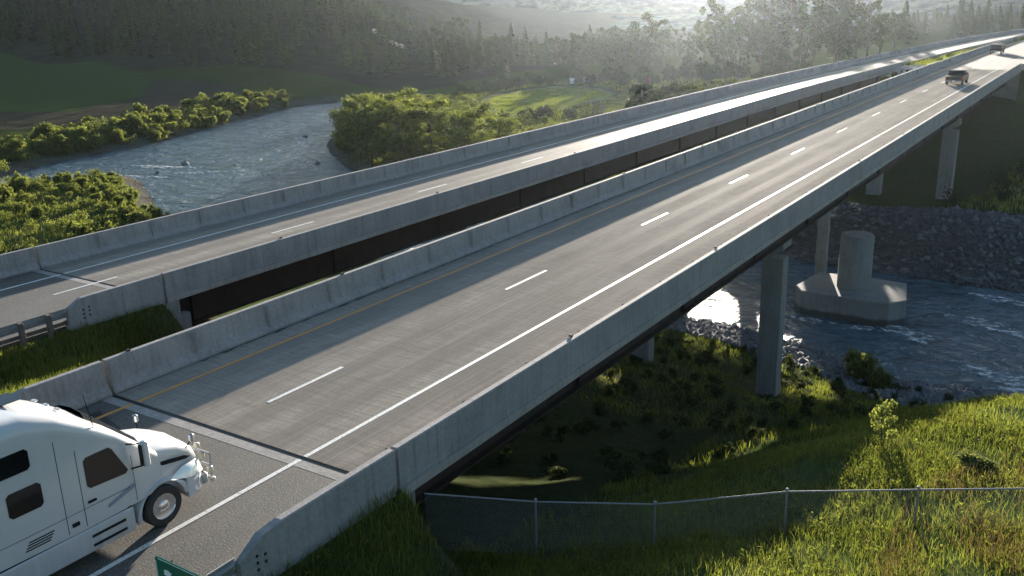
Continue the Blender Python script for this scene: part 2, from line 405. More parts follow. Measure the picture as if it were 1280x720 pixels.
_w = np.linalg.solve(_A+np.diag([1e-6]*len(CP_)+[0]), np.append(CP_[:, 2], 0))
def sstep(t): t = np.clip(t, 0, 1); return t*t*(3-2*t)
def vnoise(x, y, s, seed=0):
    x = x/s+seed*17.3; y = y/s-seed*9.1
    return (np.sin(x*1.7+1.3*np.sin(y*1.1))+np.sin(y*1.9+1.7*np.sin(x*.8+2))+np.sin((x+y)*1.3+np.sin(x*2.3)))/3
def ground_z(x, y):
    x = np.atleast_1d(np.asarray(x, float)); y = np.atleast_1d(np.asarray(y, float)); sh = x.shape
    xf, yf = x.ravel(), y.ravel(); z = np.empty(xf.shape)
    for i in range(0, len(xf), 8192):
        dd = np.sqrt((xf[i:i+8192, None]-CP_[None, :, 0])**2+(yf[i:i+8192, None]-CP_[None, :, 1])**2)
        z[i:i+8192] = -dd @ _w[:-1]+_w[-1]
    z += .18*vnoise(xf, yf, 2.6, 1)+.07*vnoise(xf, yf, .8, 2)
    far = sstep((np.hypot(xf, yf)-140)/150); z += far*1.6*vnoise(xf, yf, 23, 3)
    sd = poly_sd(WATER, xf, yf)+.5*vnoise(xf, yf, 2.1, 4)
    zl = WZ+.12+(np.maximum(z, WZ+.45)-WZ-.12)*sstep(sd/5)
    z = np.where(sd > 0, zl, WZ+.12-np.minimum(1.4, -.35*sd))
    # road benches (approaches are carried on fill)
    def bench(x0, x1, zz, cond, soft):
        dx = np.maximum(np.maximum(x0-xf, xf-x1), 0)
        return cond*(1-sstep(dx/soft)), zz
    s1 = np.where(yf > 125, 1e-4*np.maximum(0, yf-125)**2, 0); s2 = 1.057*4e-4*np.maximum(0, yf/1.057-85)**2
    tz = np.clip((yf-150)/120, 0, 1); zfar = ZF*(1-tz*tz*(3-2*tz))
    for x0, x1, zz, cond, soft in ((-5.2+s1, 6.6+s1, -.12, (yf < 14.4)*1.0, 1.3), (-22.6+s2, -13.0+s2, zfar-.12, (yf < 22.6)*1.0, 2.2),
                                   (-6.0+s1, 7.6+s1, -.12, sstep((yf-149.5)/1.5), 16), (-25+s2, -12.5+s2, zfar-.12, sstep((yf-162)/1.5), 16)):
        wgt, zz = bench(x0, x1, zz, cond, soft); z = z*(1-wgt)+zz*wgt
    # median between the carriageways past the river
    wgt = sstep((yf-152)/6)*(xf > -12.6+s2)*(xf < -5.9+s1); z = z*(1-wgt)+(-.35)*wgt
    return z.reshape(sh)
xs = np.unique(np.concatenate([np.arange(-2600, -600, 160), np.arange(-600, -240, 9), np.arange(-240, -60, 2.2), np.arange(-60, -26, 1.2), np.arange(-26, 26, .65), np.arange(26, 60, 2), np.arange(60, 300, 15), np.arange(300, 2700, 150)]))
ys = np.unique(np.concatenate([np.arange(-1500, -60, 180), np.arange(-60, 0, 6), np.arange(0, 36, .65), np.arange(36, 112, 1.1), np.arange(112, 260, 2.5), np.arange(260, 480, 6), np.arange(480, 700, 20), np.arange(700, 3300, 130)]))
GX, GY = np.meshgrid(xs, ys); GZ = ground_z(GX, GY)
NX, NY = len(xs), len(ys)
idx = np.arange(NX*NY).reshape(NY, NX)
gf = np.stack([idx[:-1, :-1], idx[:-1, 1:], idx[1:, 1:], idx[1:, :-1]], -1).reshape(-1, 4)
gv = np.stack([GX, GY, GZ], -1).reshape(-1, 3)
gme = np_mesh('ground', gv, gf, [M['ground']], smooth=True)
_gxs, _gys, _GZ = xs.copy(), ys.copy(), GZ
def ground_z(x, y):                       # from here on: heights read off the finished sheet
    x = np.atleast_1d(np.asarray(x, float)); y = np.atleast_1d(np.asarray(y, float))
    i = np.clip(np.searchsorted(_gxs, x)-1, 0, len(_gxs)-2); j = np.clip(np.searchsorted(_gys, y)-1, 0, len(_gys)-2)
    u = np.clip((x-_gxs[i])/(_gxs[i+1]-_gxs[i]), 0, 1); v = np.clip((y-_gys[j])/(_gys[j+1]-_gys[j]), 0, 1)
    return (_GZ[j, i]*(1-u)+_GZ[j, i+1]*u)*(1-v)+(_GZ[j+1, i]*(1-u)+_GZ[j+1, i+1]*u)*v
# surface colours by area: turf, dirt, gravel, lawn, forest floor; painted shade under bridges
gx, gy, gz = gv[:, 0], gv[:, 1], gv[:, 2]
tint = np.tile(np.array([.045, .065, .02]), (len(gv), 1))
def blend(mask, c):
    global tint
    tint = tint*(1-mask[:, None])+np.array(c)*mask[:, None]
LAWN = np.array([(-101, 176), (-112, 190), (-118, 206), (-112, 221), (-98, 218), (-86, 205), (-84, 185), (-86, 165), (-94, 166)], float)
LAWN2 = np.array([(-72, 168), (-78, 190), (-84, 205), (-80, 228), (-60, 222), (-55, 195), (-60, 172)], float)
FIELD = np.array([(-190, 128), (-215, 165), (-245, 192), (-300, 214), (-400, 222), (-520, 200), (-480, 120), (-300, 90)], float)
dl = poly_sd(LAWN, gx, gy); dl2 = poly_sd(LAWN2, gx, gy); df = poly_sd(FIELD, gx, gy); sdw = poly_sd(WATER, gx, gy)
blend(((gx > -14) & (gx < 9) & (gy > 14) & (gy < 62) | (gx < -11) & (gx > -25) & (gy > 21) & (gy < 62)).astype(float)*.75, (.035, .04, .02))  # ground below the decks darkened in colour to stand in for shade
blend(((gx < -150) & (gy > 215) | (gx < -260) & (gy > 200))*.9, (.040, .042, .030))
blend(sstep(1-np.abs(df)/3)*0+(df < 0)*.9, (.055, .085, .028))
blend(((gx < -170) & (df > 0) & (df < 26) & (gy < 190)).astype(float)*.8, (.065, .052, .045))
blend(sstep(1-(dl-1.2)/1.0)*(dl > 0)*.9, (.27, .22, .16)); blend((dl < 0)*1.0, (.13, .26, .035)); blend((dl2 < 0)*.9, (.13, .14, .045))
blend(sstep((4.5-sdw)/3)*(sdw > -1)*.9, (.12, .11, .095)); blend((sdw < 0)*1.0, (.06, .055, .045))
blend(((gy > 88) & (gy < 98) & (gx > -8)).astype(float)*.9, (.11, .10, .095))
ca = gme.color_attributes.new('tint', 'FLOAT_COLOR', 'POINT'); ca.data.foreach_set('color', np.hstack([tint, np.ones((len(gv), 1))]).astype(np.float32).ravel())
ground = link(bpy.data.objects.new('ground', gme)); tag(ground, 'grassy and bare valley ground with banks, slopes and hillside', kind='structure')

# river surface
wx = np.linspace(-180, 145, 40); wy = np.linspace(40, 225, 30); WX, WY = np.meshgrid(wx, wy)
wi = np.arange(WX.size).reshape(WX.shape); wf = np.stack([wi[:-1, :-1], wi[:-1, 1:], wi[1:, 1:], wi[1:, :-1]], -1).reshape(-1, 4)
river = link(bpy.data.objects.new('river', np_mesh('river', np.stack([WX, WY, np.full(WX.shape, WZ)], -1).reshape(-1, 3), wf, [M['water']])))
tag(river, 'rippled blue grey river bending round the bank and under the bridges', kind='structure')

# foam riffles: low broken strips of white water
def strip(pts, wdt, seed):
    r = np.random.default_rng(seed); out = []
    P = np.array(pts, float); L = np.linspace(0, 1, 26)
    seg = np.linspace(0, len(P)-1, 26); px = np.interp(seg, range(len(P)), P[:, 0]); py = np.interp(seg, range(len(P)), P[:, 1])
    tx = np.gradient(px); ty = np.gradient(py); ll = np.hypot(tx, ty); nx, ny = -ty/ll, tx/ll
    w = 1.5*wdt*np.sin(np.pi*L)**.5*(.5+.8*r.random(26))
    v = [];
    for j, o in enumerate((-1, -.33, .33, 1)):
        v.append(np.stack([px+nx*w*o, py+ny*w*o, WZ+.03+(.09+.08*r.random(26))*(1-abs(o))], -1))
    v = np.concatenate(v); i = np.arange(104).reshape(4, 26)
    return v, np.stack([i[:-1, :-1], i[:-1, 1:], i[1:, 1:], i[1:, :-1]], -1).reshape(-1, 4)
fv, ff, k = [], [], 0
for s_, (pts, wd) in enumerate([([(-121, 95), (-114, 96), (-107, 99)], .9), ([(-118, 86), (-111, 88), (-104, 90)], .7), ([(-126, 80), (-122, 84), (-117, 86.5)], .8), ([(-108, 92), (-103, 96), (-98, 100)], .6),
                             ([(-104, 125), (-99, 124), (-94, 122)], .8), ([(-120, 132), (-117, 132)], .6), ([(-128, 74), (-124, 77)], .8), ([(-150, 185), (-144, 180)], .5),
                             ([(6, 72), (8.5, 71), (9.5, 69.2)], .7), ([(-1, 70.6), (3, 70.4), (7, 71.2)], .4), ([(9, 77), (13, 76), (16, 74)], .6), ([(12, 66), (16, 65), (20, 66)], .9), ([(14, 62.6), (18, 63.6), (22, 63.8)], .9), ([(10, 84), (14, 83), (18, 82)], .5)]):
    v, f = strip(pts, wd, s_); fv.append(v); ff.append(f+k); k += len(v)
foam = link(bpy.data.objects.new('river_foam', np_mesh('river_foam', np.concatenate(fv), np.concatenate(ff), [M['foam']], smooth=True)))
tag(foam, 'broken white riffles on the river', kind='stuff')

# far mountains
def mountain(name, label, prof, d0, d1, seed, cmat):
    az = np.radians(np.linspace(prof[0][0], prof[-1][0], 160)); el = np.interp(np.degrees(az), [p[0] for p in prof], [p[1] for p in prof])
    rows = 26; v = []
    for j in range(rows):
        t = j/(rows-1); D = d0+(d1-d0)*t
        h = (np.tan(np.radians(el))*d1+22.5)*np.sin(t*np.pi/2)**.9
        x = np.sin(az)*D; y = np.cos(az)*D
        h = h*(1+.13*vnoise(x, y, 120, seed)*t*(1.2-t)*2)+7*vnoise(x, y, 60, seed+1)*t*(1-t*.6)+2.5*vnoise(x, y, 14, seed+2)*t
        v.append(np.stack([x, y, -12+h], -1))
    v.append(np.stack([np.sin(az)*(d1+300), np.cos(az)*(d1+300), np.full(az.shape, -12)], -1))
    v = np.concatenate(v); i = np.arange((rows+1)*160).reshape(rows+1, 160)
    o = link(bpy.data.objects.new(name, np_mesh(name, v, np.stack([i[:-1, :-1], i[:-1, 1:], i[1:, 1:], i[1:, :-1]], -1).reshape(-1, 4), [cmat], smooth=True)))
    return tag(o, label, kind='structure')
def mount_mat():
    mt, n, l, b = nodes('wooded_slope'); p = gpos(n)
    f = noise(n, l, .018, p, 8, .75); f2 = noise(n, l, .10, p, 5, .85)
    c = ramp(n, l, math_n(n, l, 'ADD', math_n(n, l, 'MULTIPLY', f, .5), math_n(n, l, 'MULTIPLY', f2, .5)), [(.44, (.006, .020, .020)), (.5, (.024, .05, .04)), (.57, (.08, .11, .075))])
    l.new(c, b.inputs['Base Color']); b.inputs['Roughness'].default_value = 1; b.inputs['Specular IOR Level'].default_value = 0
    bump(n, l, b, f2, .6, 3)
    return mt
M['mount'] = mount_mat()
mountain('far_mountain', 'hazy wooded mountain closing the valley behind the trees', [(-58, .02), (-46, .08), (-43, .22), (-40, .8), (-37, 1.5), (-34, 2.0), (-30, 2.3), (-25, 2.4), (-20, 2.3), (-14, 2.4), (-6, 2.7), (4, 3.0), (16, 3.3)], 880, 1180, 5, M['mount'])
mountain('far_hills', 'wooded slope rising beyond the right end of the bridges', [(-26, -.9), (-20, -.55), (-14, .2), (-8, 1.0), (-2, 1.8), (10, 2.4), (24, 2.8)], 640, 860, 9, M['mount'])

# ------------------------------------------------------------------ bridges
def path_strip(name, xa, xb, y0, y1, z0, z1, mat, sh, zf, parent, step=4.0, zt=0.0):
    """box-section strip following the carriageway"""
    k = max(1, int(math.ceil((y1-y0)/step))); secs = []
    for i in range(k+1):
        y = y0+(y1-y0)*i/k; s = sh(y); z = zf(y)
        secs.append([(xa+s, y, z+z0), (xb+s, y, z+z0), (xb+s, y, z+z1), (xa+s, y, z+z1)])
    return MB().loft(secs, mat).build(name, parent)

def barrier_prof(outer_sign, zb=0.0):
    # x measured from the inner foot outwards; new-jersey shape
    p = [(0, 0.004), (0, .08), (.16, .30), (.24, .98), (.26, 1.0), (.42, 1.0), (.45, .97), (.45, zb)]
    return [(outer_sign*a, b) for a, b in p]

def panel_mesh(sign, L, mat):
    b = MB(); p = barrier_prof(sign); g = .002
    secs = []
    for y, sc_ in ((g, .998), (g+.006, 1.0), (L-g-.006, 1.0), (L-g, .998)):
        secs.append([((x-.22*sign)*sc_+.22*sign, y, z*sc_) for x, z in p])
    b.loft(secs, mat)
    b.box(min(0, sign*.45)+.06, max(0, sign*.45)-.06, -.002, .002, .01, .93, M['slab'])
    return b.mesh('barrier_panel')

def barrier_run(parent, sign, xin, y0, y1, sh, zf, L):
    me = panel_mesh(sign, L, M['barrier']); n = int(round((y1-y0)/L))
    for i in range(n):
        ya = y0+i*L; yb = ya+L
        o = bpy.data.objects.new('barrier_panel', me); link(o, parent)
        dx = sh(yb)-sh(ya); dz = zf(yb)-zf(ya)
        o.location = (xin+sh(ya), ya, zf(ya)); o.rotation_euler = (math.atan2(dz, L), 0, -math.atan2(dx, L))

def girder(parent, x, y0, y1, sh, zf, top=-.24, depth=1.75):
    k = int((y1-y0)/6)+1; secs = []
    prof = [(-.22, top), (.22, top), (.22, top-.04), (.015, top-.04), (.015, top-depth+.05), (.26, top-depth+.05), (.26, top-depth), (-.26, top-depth), (-.26, top-depth+.05), (-.015, top-depth+.05), (-.015, top-.04), (-.22, top-.04)]
    for i in range(k+1):
        y = y0+(y1-y0)*i/k; secs.append([(x+sh(y)+a, y, zf(y)+c) for a, c in prof])
    b = MB().loft(secs, M['steel'])
    for i in range(int((y1-y0)/9.0)):                    # web stiffeners
        y = y0+1.5+9.0*i; b.box(x+sh(y)-.17, x+sh(y)+.17, y-.01, y+.01, zf(y)+top-depth+.05, zf(y)+top-.04, M['steel'])
    return b.build('girder', parent)

def dash(parent, x, y, sh, zf, ln=3.05, w=.13, mat='white_line', name='lane_dash'):
    k = max(1, int(ln/3)); secs = []
    for i in range(k+1):
        yy = y+ln*i/k; secs.append([(x-w/2+sh(yy), yy, zf(yy)+.004), (x+w/2+sh(yy), yy, zf(yy)+.004), (x+w/2+sh(yy), yy, zf(yy)+.007), (x-w/2+sh(yy), yy, zf(yy)+.007)])
    return MB().loft(secs, M[mat]).build(name, parent)

def pier(parent, xc, y, xcols, ztop, zfoot, rad, xr):
    p = MB()
    x0, x1 = xr
    p.prism([(x0, ztop), (x1, ztop), (x1, ztop-.65), (x1-1.0, ztop-1.25), (x0+1.0, ztop-1.25), (x0, ztop-.65)], y-.75, y+.75, M['concrete'])
    p.build('pier_cap', parent)
    for x in xcols:
        zg = zfoot if zfoot is not None else float(ground_z(x, y)[0])-.6
        c = MB(); c.box(x-rad, x+rad, y-rad*.8, y+rad*.8, zg, ztop-1.2, M['concrete'], .06)
        c.build('pier_column', parent)

def tapered_end(parent, sign, xin, ya, yb, yc, z0, zw, mat, slope_to=.45):
    """solid approach parapet: flat from ya to yb, sloping down to yc (ya > yb > yc); wall below to zw"""
    b = MB(); p = barrier_prof(sign, zw)
    def sec(y, h, t=1.0):
        return [(xin+x*t+(1-t)*sign*.45, y, z0+(min(z, h) if z > 0 else z)) for x, z in p]
    secs = [sec(ya, 1.0), sec(yb, 1.0), sec((yb*.55+yc*.45), (1.0+slope_to)/2+.13), sec(yc, slope_to, .75)]
    b.loft(secs, mat)
    return b.build('approach_parapet', parent)

# ---- near bridge
near = empty('highway_bridge', (0, N0, 0)); near.location = (0, 0, 0)
tag(near, 'nearer concrete deck bridge carrying the truck and two lanes with an orange edge line', 'bridge', 'parallel highway bridges over the river')
path_strip('deck', -4.35, 5.9, N0+.06, N1, -.24, 0.0, M['deck'], shN, zN, near)
path_strip('deck_edge', -5.0, -4.352, N0+.06, N1, -.24, -.004, M['slab'], shN, zN, near)
path_strip('deck_edge', 5.902, 6.42, N0+.06, N1, -.24, -.004, M['slab'], shN, zN, near)
barrier_run(near, -1, -4.37, N0+.08, N1, shN, zN, 3.017)
barrier_run(near, 1, 5.9, N0+.08, N1, shN, zN, 3.017)
for x in (-3.6, -1.5, .6, 2.7, 4.7): girder(near, x, N0+.7, N1-.3, shN, zN)
pier(near, .7, 49.5, (-4.05, 4.0), -2.02, None, .6, (-4.6, 4.6))
pier(near, .7, 79.5, (-1.1,), -2.02, -14.6, .45, (-3.0, 3.2))
pier(near, .7, 107, (-2.9, 4.3), -2.02, None, .75, (-3.7, 5.1))
for ya in (N0, N1):
    s = -1 if ya == N0 else 1
    b = MB(); b.box(-4.95, 6.34, min(ya+.0, ya-s*1.15), max(ya, ya-s*1.15), -5.2, -2.02, M['concrete'])
    b.box(-4.94, 6.33, min(ya-.0, ya+s*.6) if s > 0 else ya-.6+.55, max(ya, ya+s*.6) if s > 0 else ya+.6, -2.02, -.245, M['concrete'])
    b.build('abutment', near)
MB().box(-4.37, 6.38, N0-.10, N0+.055, -.30, -.018, M['joint']).build('expansion_joint', near)
MB().box(-4.8+shN(N1), 6.3+shN(N1), N1, N1+.14, -.30, -.018, M['joint']).build('expansion_joint', near)
MB().box(-4.3, 5.86, N0-.42, N0-.105, -.2, .003, M['slab']).build('joint_header', near)
MB().box(-4.362, -4.33, N0+.1, N1-1, .002, .006, M['joint']).build('gutter_line', near)
tapered_end(near, 1, 5.9, N0-.03, 10.75, 9.65, 0, -1.7, M['barrier'], .62)
tapered_end(near, -1, -4.37, N0-.03, 11.9, 9.4, 0, -.9, M['barrier'], .35)
MB().box(5.95, 6.37, 9.7, N0-.03, -4.0, -1.66, M['concrete']).build('wing_wall', near)
b = MB()
for i, (yy, zz) in enumerate([(10.25, .52), (10.25, .36), (10.05, .58), (10.05, .43), (10.05, .28)]): b.tube((6.34, yy, zz), (6.356, yy, zz), .035, .035, M['black'], 8)
b.build('bolt_holes', near)
# delineator knobs on the parapets
kn = MB().box(-.05, .05, -.05, .05, 0, .05, M['black']).mesh('reflector'); kw = MB().box(-.035, .035, -.02, .02, 0, .06, M['signwhite']).mesh('reflector')
for x, y, w in ((6.13, 22.6, 0), (6.13, 34.4, 0), (6.13, 71, 1), (6.13, 58, 0), (-4.72, 15.1, 0), (-4.72, 24.3, 0), (-4.72, 60, 0), (-4.72, 48, 0), (-4.72, 88, 0)):
    o = bpy.data.objects.new('reflector', kw if w else kn); link(o, near); o.location = (x+shN(y), y, 1.0)

# ---- far bridge
far = empty('highway_bridge', (0, 0, 0))
tag(far, 'farther concrete deck bridge with no vehicles, behind the dark gap', 'bridge', 'parallel highway bridges over the river')
path_strip('deck', -21.9, -13.3, F0+.06, F1, -.24, 0.0, M['deck2'], shF, zF, far)
path_strip('deck_edge', -22.41, -21.902, F0+.06, F1, -.24, -.004, M['slab'], shF, zF, far)
path_strip('deck_edge', -13.298, -12.77, F0+.06, F1, -.24, -.004, M['slab'], shF, zF, far)
barrier_run(far, -1, -21.9, F0+.08, F1, shF, zF, 3.059)
barrier_run(far, 1, -13.3, F0+.08, F1, shF, zF, 3.059)
for x in (-21.0, -19.3, -17.6, -15.9, -14.3): girder(far, x, F0+.7, F1-.3, shF, zF)
for y in (52, 82, 112, 138): pier(far, -17.6, y, (-20.4+shF(y), -14.8+shF(y)), zF(y)-2.02, -14.6 if 66 < y < 95 else None, .7, (-22+shF(y), -13.2+shF(y)))
b = MB(); b.box(-22.4, -12.8, F0-.0, F0+1.15, -6, -2.62, M['concrete']); b.box(-22.39, -12.81, F0-.05, F0+.6, -2.62, ZF-.245, M['concrete']); b.build('abutment', far)
b = MB(); b.box(-22.4+shF(F1), -12.8+shF(F1), F1-.9, F1+.3, -6, -2.7, M['concrete']); b.build('abutment', far)
MB().box(-21.9, -13.3, F0-.10, F0+.055, ZF-.3, ZF-.018, M['joint']).build('expansion_joint', far)
MB().box(-21.9+shF(F1), -13.3+shF(F1), F1, F1+.14, ZF-.3, zF(F1)-.018, M['joint']).build('expansion_joint', far)
MB().box(-21.88, -13.35, F0-.42, F0-.105, ZF-.2, ZF+.003, M['slab']).build('joint_header', far)
tapered_end(far, 1, -13.3, F0-.03, 19.2, 18.1, ZF, -.95, M['barrier'], .72)
o = tapered_end(far, -1, -21.9, F0-.03, 6.0, 3.0, ZF, -.9, M['barrier'], .5)
MB().box(-13.24, -12.86, 18.2, F0+1.1, -3.6, ZF-.95, M['concrete']).build('wing_wall', far)
b = MB()
for yy, zz in [(18.7, .52), (18.7, .36), (18.95, .58), (18.95, .43), (18.95, .26), (18.7, .2)]: b.tube((-12.86, yy, ZF+zz), (-12.842, yy, ZF+zz), .04, .04, M['black'], 8)
b.build('bolt_holes', far)
for x, y, w in ((-13.05, 29, 0), (-13.05, 41, 0), (-13.05, 57, 0), (-13.05, 66, 1), (-13.05, 78, 0)):
    o = bpy.data.objects.new('reflector', kw if w else kn); link(o, far); o.location = (x+shF(y), y, ZF+1.0)

# ---- approach roads and markings
road = empty('road'); tag(road, 'asphalt highway carriageway running on from the nearer bridge', kind='structure')
path_strip('asphalt', -4.4, 6.3, -60, N0-.425, -.14, 0, M['asphalt'], shN, zN, road, 8)
path_strip('asphalt', -5.2, 6.3, N1+.15, 520, -.14, 0, M['asphalt'], shN, zN, road, 8)
road2 = empty('road'); tag(road2, 'asphalt highway carriageway running on from the farther bridge', kind='structure')
path_strip('asphalt', -21.9, -13.2, -60, F0-.425, -.14, 0, M['asphalt'], shF, zF, road2, 8)
path_strip('asphalt', -22.3, -13.0, F1+.15, 330, -.14, 0, M['asphalt'], shF, zF, road2, 8)
ph = 16.1
for i in range(-3, 30):
    y = ph+12.192*i; dash(near if N0 < y < N1 else road, 0.0, y, shN, zN)
for i in range(-3, 24):
    y = 20.2+12.192*i; dash(far if F0 < y < F1 else road2, -17.45, y, shF, zF)
for x, mt, sh, zf, segs in ((3.32, 'white_line', shN, zN, [(near, N0+.06, N1), (road, -50, N0-.11), (road, N1+.15, 500)]), (-3.3, 'yellow_line', shN, zN, [(near, N0+.06, N1), (road, -50, N0-.11), (road, N1+.15, 500)]),
                        (-20.15, 'white_line', shF, zF, [(far, F0+.06, F1), (road2, -50, F0-.11), (road2, F1+.15, 320)]), (-14.2, 'yellow_line', shF, zF, [(far, F0+.06, F1), (road2, -50, F0-.11), (road2, F1+.15, 320)])):
    for par, a, c in segs: dash(par, x, a, sh, zf, c-a, .13, mt, 'edge_line')
q = np.random.default_rng(9)
b = MB()
for i in range(34):
    y = 17+i*.9+q.uniform(-.3, .3)+(4 if i > 18 else 0); L_ = q.uniform(.2, .8); w_ = q.uniform(.03, .11)
    b.add([(-4.3, y, .005), (-4.3+w_, y+.08, .005), (-4.3+w_*.7, y+L_*.6, .005), (-4.3, y+L_, .005)], [(0, 1, 2, 3)], M['joint'])
o = b.build('gutter_grit', near); o['kind'] = 'stuff'
# patch of newer seal beside the joint
MB().add([(-4.0, 10.8, .004), (-2.0, 10.4, .004), (-2.1, 12.9, .004), (-3.7, 13.3, .004)], [(0, 1, 2, 3)], M['joint']).build('seal_patch', road)

# continuing parapets past the far end (both carriageways run between walls)
b = MB()
for (x, sg, sh, zf, ya, yb, nm) in ((-4.6, -1, shN, zN, N1+.2, 330, 'median'), (6.2, 1, shN, zN, N1+.2, 330, 'outer'), (-22.2, -1, shF, zF, F1+.2, 300, 'outer'), (-13.0, 1, shF, zF, F1+.2, 300, 'median')):
    t = empty('roadside_barrier', (0, 0, 0))
    lab = {(-4.6): 'concrete median barrier beyond the bridge, left of the two distant vehicles', 6.2: 'concrete barrier beyond the bridge, right of the distant vehicles', -22.2: 'concrete barrier on the outer side of the farther carriageway beyond the river', -13.0: 'concrete barrier between the farther carriageway and the grassy median strip'}[x]
    tag(t, lab, 'barrier', 'concrete barriers beyond the bridges')
    nn = int((yb-ya)/6.1)
    me = panel_mesh(sg, 6.1, M['barrier'])
    for i in range(nn):
        y0 = ya+i*6.1; o = bpy.data.objects.new('barrier_panel', me); link(o, t)
        o.location = (x+sh(y0), y0, zf(y0)-.02); o.scale[2] = .85; o.rotation_euler[2] = -math.atan2(sh(y0+6.1)-sh(y0), 6.1)

# ------------------------------------------------------------------ guardrails
def guardrail(label, x, y0, y1, z0, side, n):
    t = empty('guardrail', (x, y1, z0)); tag(t, label, 'guardrail')
    prof = [(0, .40), (.07, .44), (.07, .50), (0, .545), (0, .575), (.07, .62), (.07, .68), (0, .72), (.006, .73), (.08, .69), (.08, .61), (.012, .56), (.08, .51), (.08, .43), (.006, .39)]
    b = MB(); b.prism([(side*-u, w) for u, w in prof], y0-y1, 0.06, M['galv']); b.build('rail', t)
    if side < 0 or True:
        b = MB(); b.box(-.09, .0, y0-y1, .02, .10, .26, M['wood']); b.build('rub_rail', t)
    pm = MB().box(-.09, .09, -.08, .08, -.9, .74, M['wood'], .01).mesh('post')
    for i in range(n):
        o = bpy.data.objects.new('post', pm); link(o, t); o.location = (side*.12+.05*side, -.75-i*1.05, 0)
guardrail('steel guardrail on wooden posts meeting the parapet of the farther bridge', -12.98, 2, 18.05, ZF, 1, 14)
guardrail('steel guardrail at the bottom left edge running up to the nearer parapet', 6.22, 2, 9.62, 0, 1, 7)

# ------------------------------------------------------------------ old river pier
op = empty('old_river_pier', (2.9, 75, WZ)); tag(op, 'round concrete column stub on a wide pointed footing standing in the river', 'pier')
foot = [(-1.4, 73.2), (-.6, 71.9), (5.1, 71.6), (6.2, 71.8), (7.2, 73.2), (6.3, 77.9), (3.1, 78.2), (-.8, 77.9)]
b = MB()
lo = [(x-2.9, y-75, -1.2) for x, y in foot]; hi = [(x-2.9, y-75, 1.86) for x, y in foot]; hi2 = [((x-2.9)*.985, (y-75)*.98, 1.93) for x, y in foot]
b.loft([lo, hi, hi2], M['concrete']); b.build('footing', op)
b = MB(); b.lathe([(1.9, 1.30), (6.2, 1.27), (6.32, 1.2)], M['concrete'], 32, 'z', (-.15, 0, 0)); b.build('column', op, smooth=True)

# ------------------------------------------------------------------ plants
def leaf_quads(c, size, r, flat=0.0, aspect=1.6):
    """quads centred on c (N,3)"""
    n = len(c); a = r.normal(size=(n, 3)); a /= np.linalg.norm(a, axis=1)[:, None]
    b = r.normal(size=(n, 3)); b[:, 2] += flat; b = np.cross(a, b); b /= np.linalg.norm(b, axis=1)[:, None]
    s = (size*(.6+.8*r.random(n)))[:, None] if np.isscalar(size) else size[:, None]
    v = np.stack([c-a*s*aspect*.5, c+b*s*.5, c+a*s*aspect*.5, c-b*s*.5], 1).reshape(-1, 3)
    return v, np.arange(4*n).reshape(n, 4)
def blob_cloud(r, blobs, n, size, flat=0):
    """leaves spread through ellipsoid clumps, denser near their surface"""
    vol = np.array([b[3]*b[4]*b[5] for b in blobs])**.67; k = r.choice(len(blobs), n, p=vol/vol.sum())
    B = np.array(blobs)[k]; d = r.normal(size=(n, 3)); d /= np.linalg.norm(d, axis=1)[:, None]
    rad = r.random(n)**.45*(1+.18*r.normal(size=n)); c = B[:, :3]+d*rad[:, None]*B[:, 3:6]
    v, f = leaf_quads(c, size, r, flat); tone = np.clip(.5+.35*(rad-.7)+.25*r.normal(size=n)+.12*r.normal(size=len(blobs))[k], 0, 1)
    return v, f, np.repeat(tone, 4)
def bush_mesh(seed, w=1.0, h=1.0, n=900, size=.09, nb=14, mat='willow'):
    r = np.random.default_rng(seed); bl = []
    for i in range(nb):
        a = r.random()*6.28; q = r.random()**.6*.33*w; rr = .09+.13*r.random()
        zc = h*(.22+.6*r.random()*(1-q/(w*.5)*.6)); bl.append((q*math.cos(a), q*math.sin(a), zc, rr*w, rr*w, rr*h*(.9+.5*r.random())))
    bl.append((0, 0, h*.2, .36*w, .36*w, .22*h))
    v, f, t = blob_cloud(r, bl, n, size); v[:, 2] = np.maximum(v[:, 2], -.05)
    return np_mesh(mat+'_bush', v, f, [M[mat]], tone=t)
def broad_parts(seed, n=2600, size=.035, mat='broad', slim=1.0, loose=1.0, zlo=.22):
    """unit-height deciduous tree: trunk mesh and crown mesh"""
    r = np.random.default_rng(seed); mb = MB(); segs = [((0, 0, -.02), (.01, 0, .3), .022, .016), ((.01, 0, .3), (0, .01, .82), .016, .004)]; bl = []
    for i in range(15):
        z = zlo+(.9-zlo)*i/14; a = i*2.4+r.random(); L = (.13+.2*math.sin(min(1, (z-.1)/.9)*math.pi)**.8*r.uniform(.75, 1.2))*slim
        e = (L*math.cos(a), L*math.sin(a), z+.10+.05*r.random()); segs.append(((0, 0, z-.04), e, .009, .003))
        rr = r.uniform(.055, .10)*loose; bl.append((*e, rr*slim*1.15, rr*slim*1.15, rr*r.uniform(.8, 1.25)))
        if r.random() < .7: bl.append((e[0]*.55, e[1]*.55, z+.06, rr*slim, rr*slim, rr*.8))
    bl.append((0, 0, .93, .05*slim, .05*slim, .07)); limb_tubes(mb, segs)
    v, f, t = blob_cloud(r, bl, n, size)
    return mb.mesh('trunk'), np_mesh('crown', v, f, [M[mat]], tone=t)
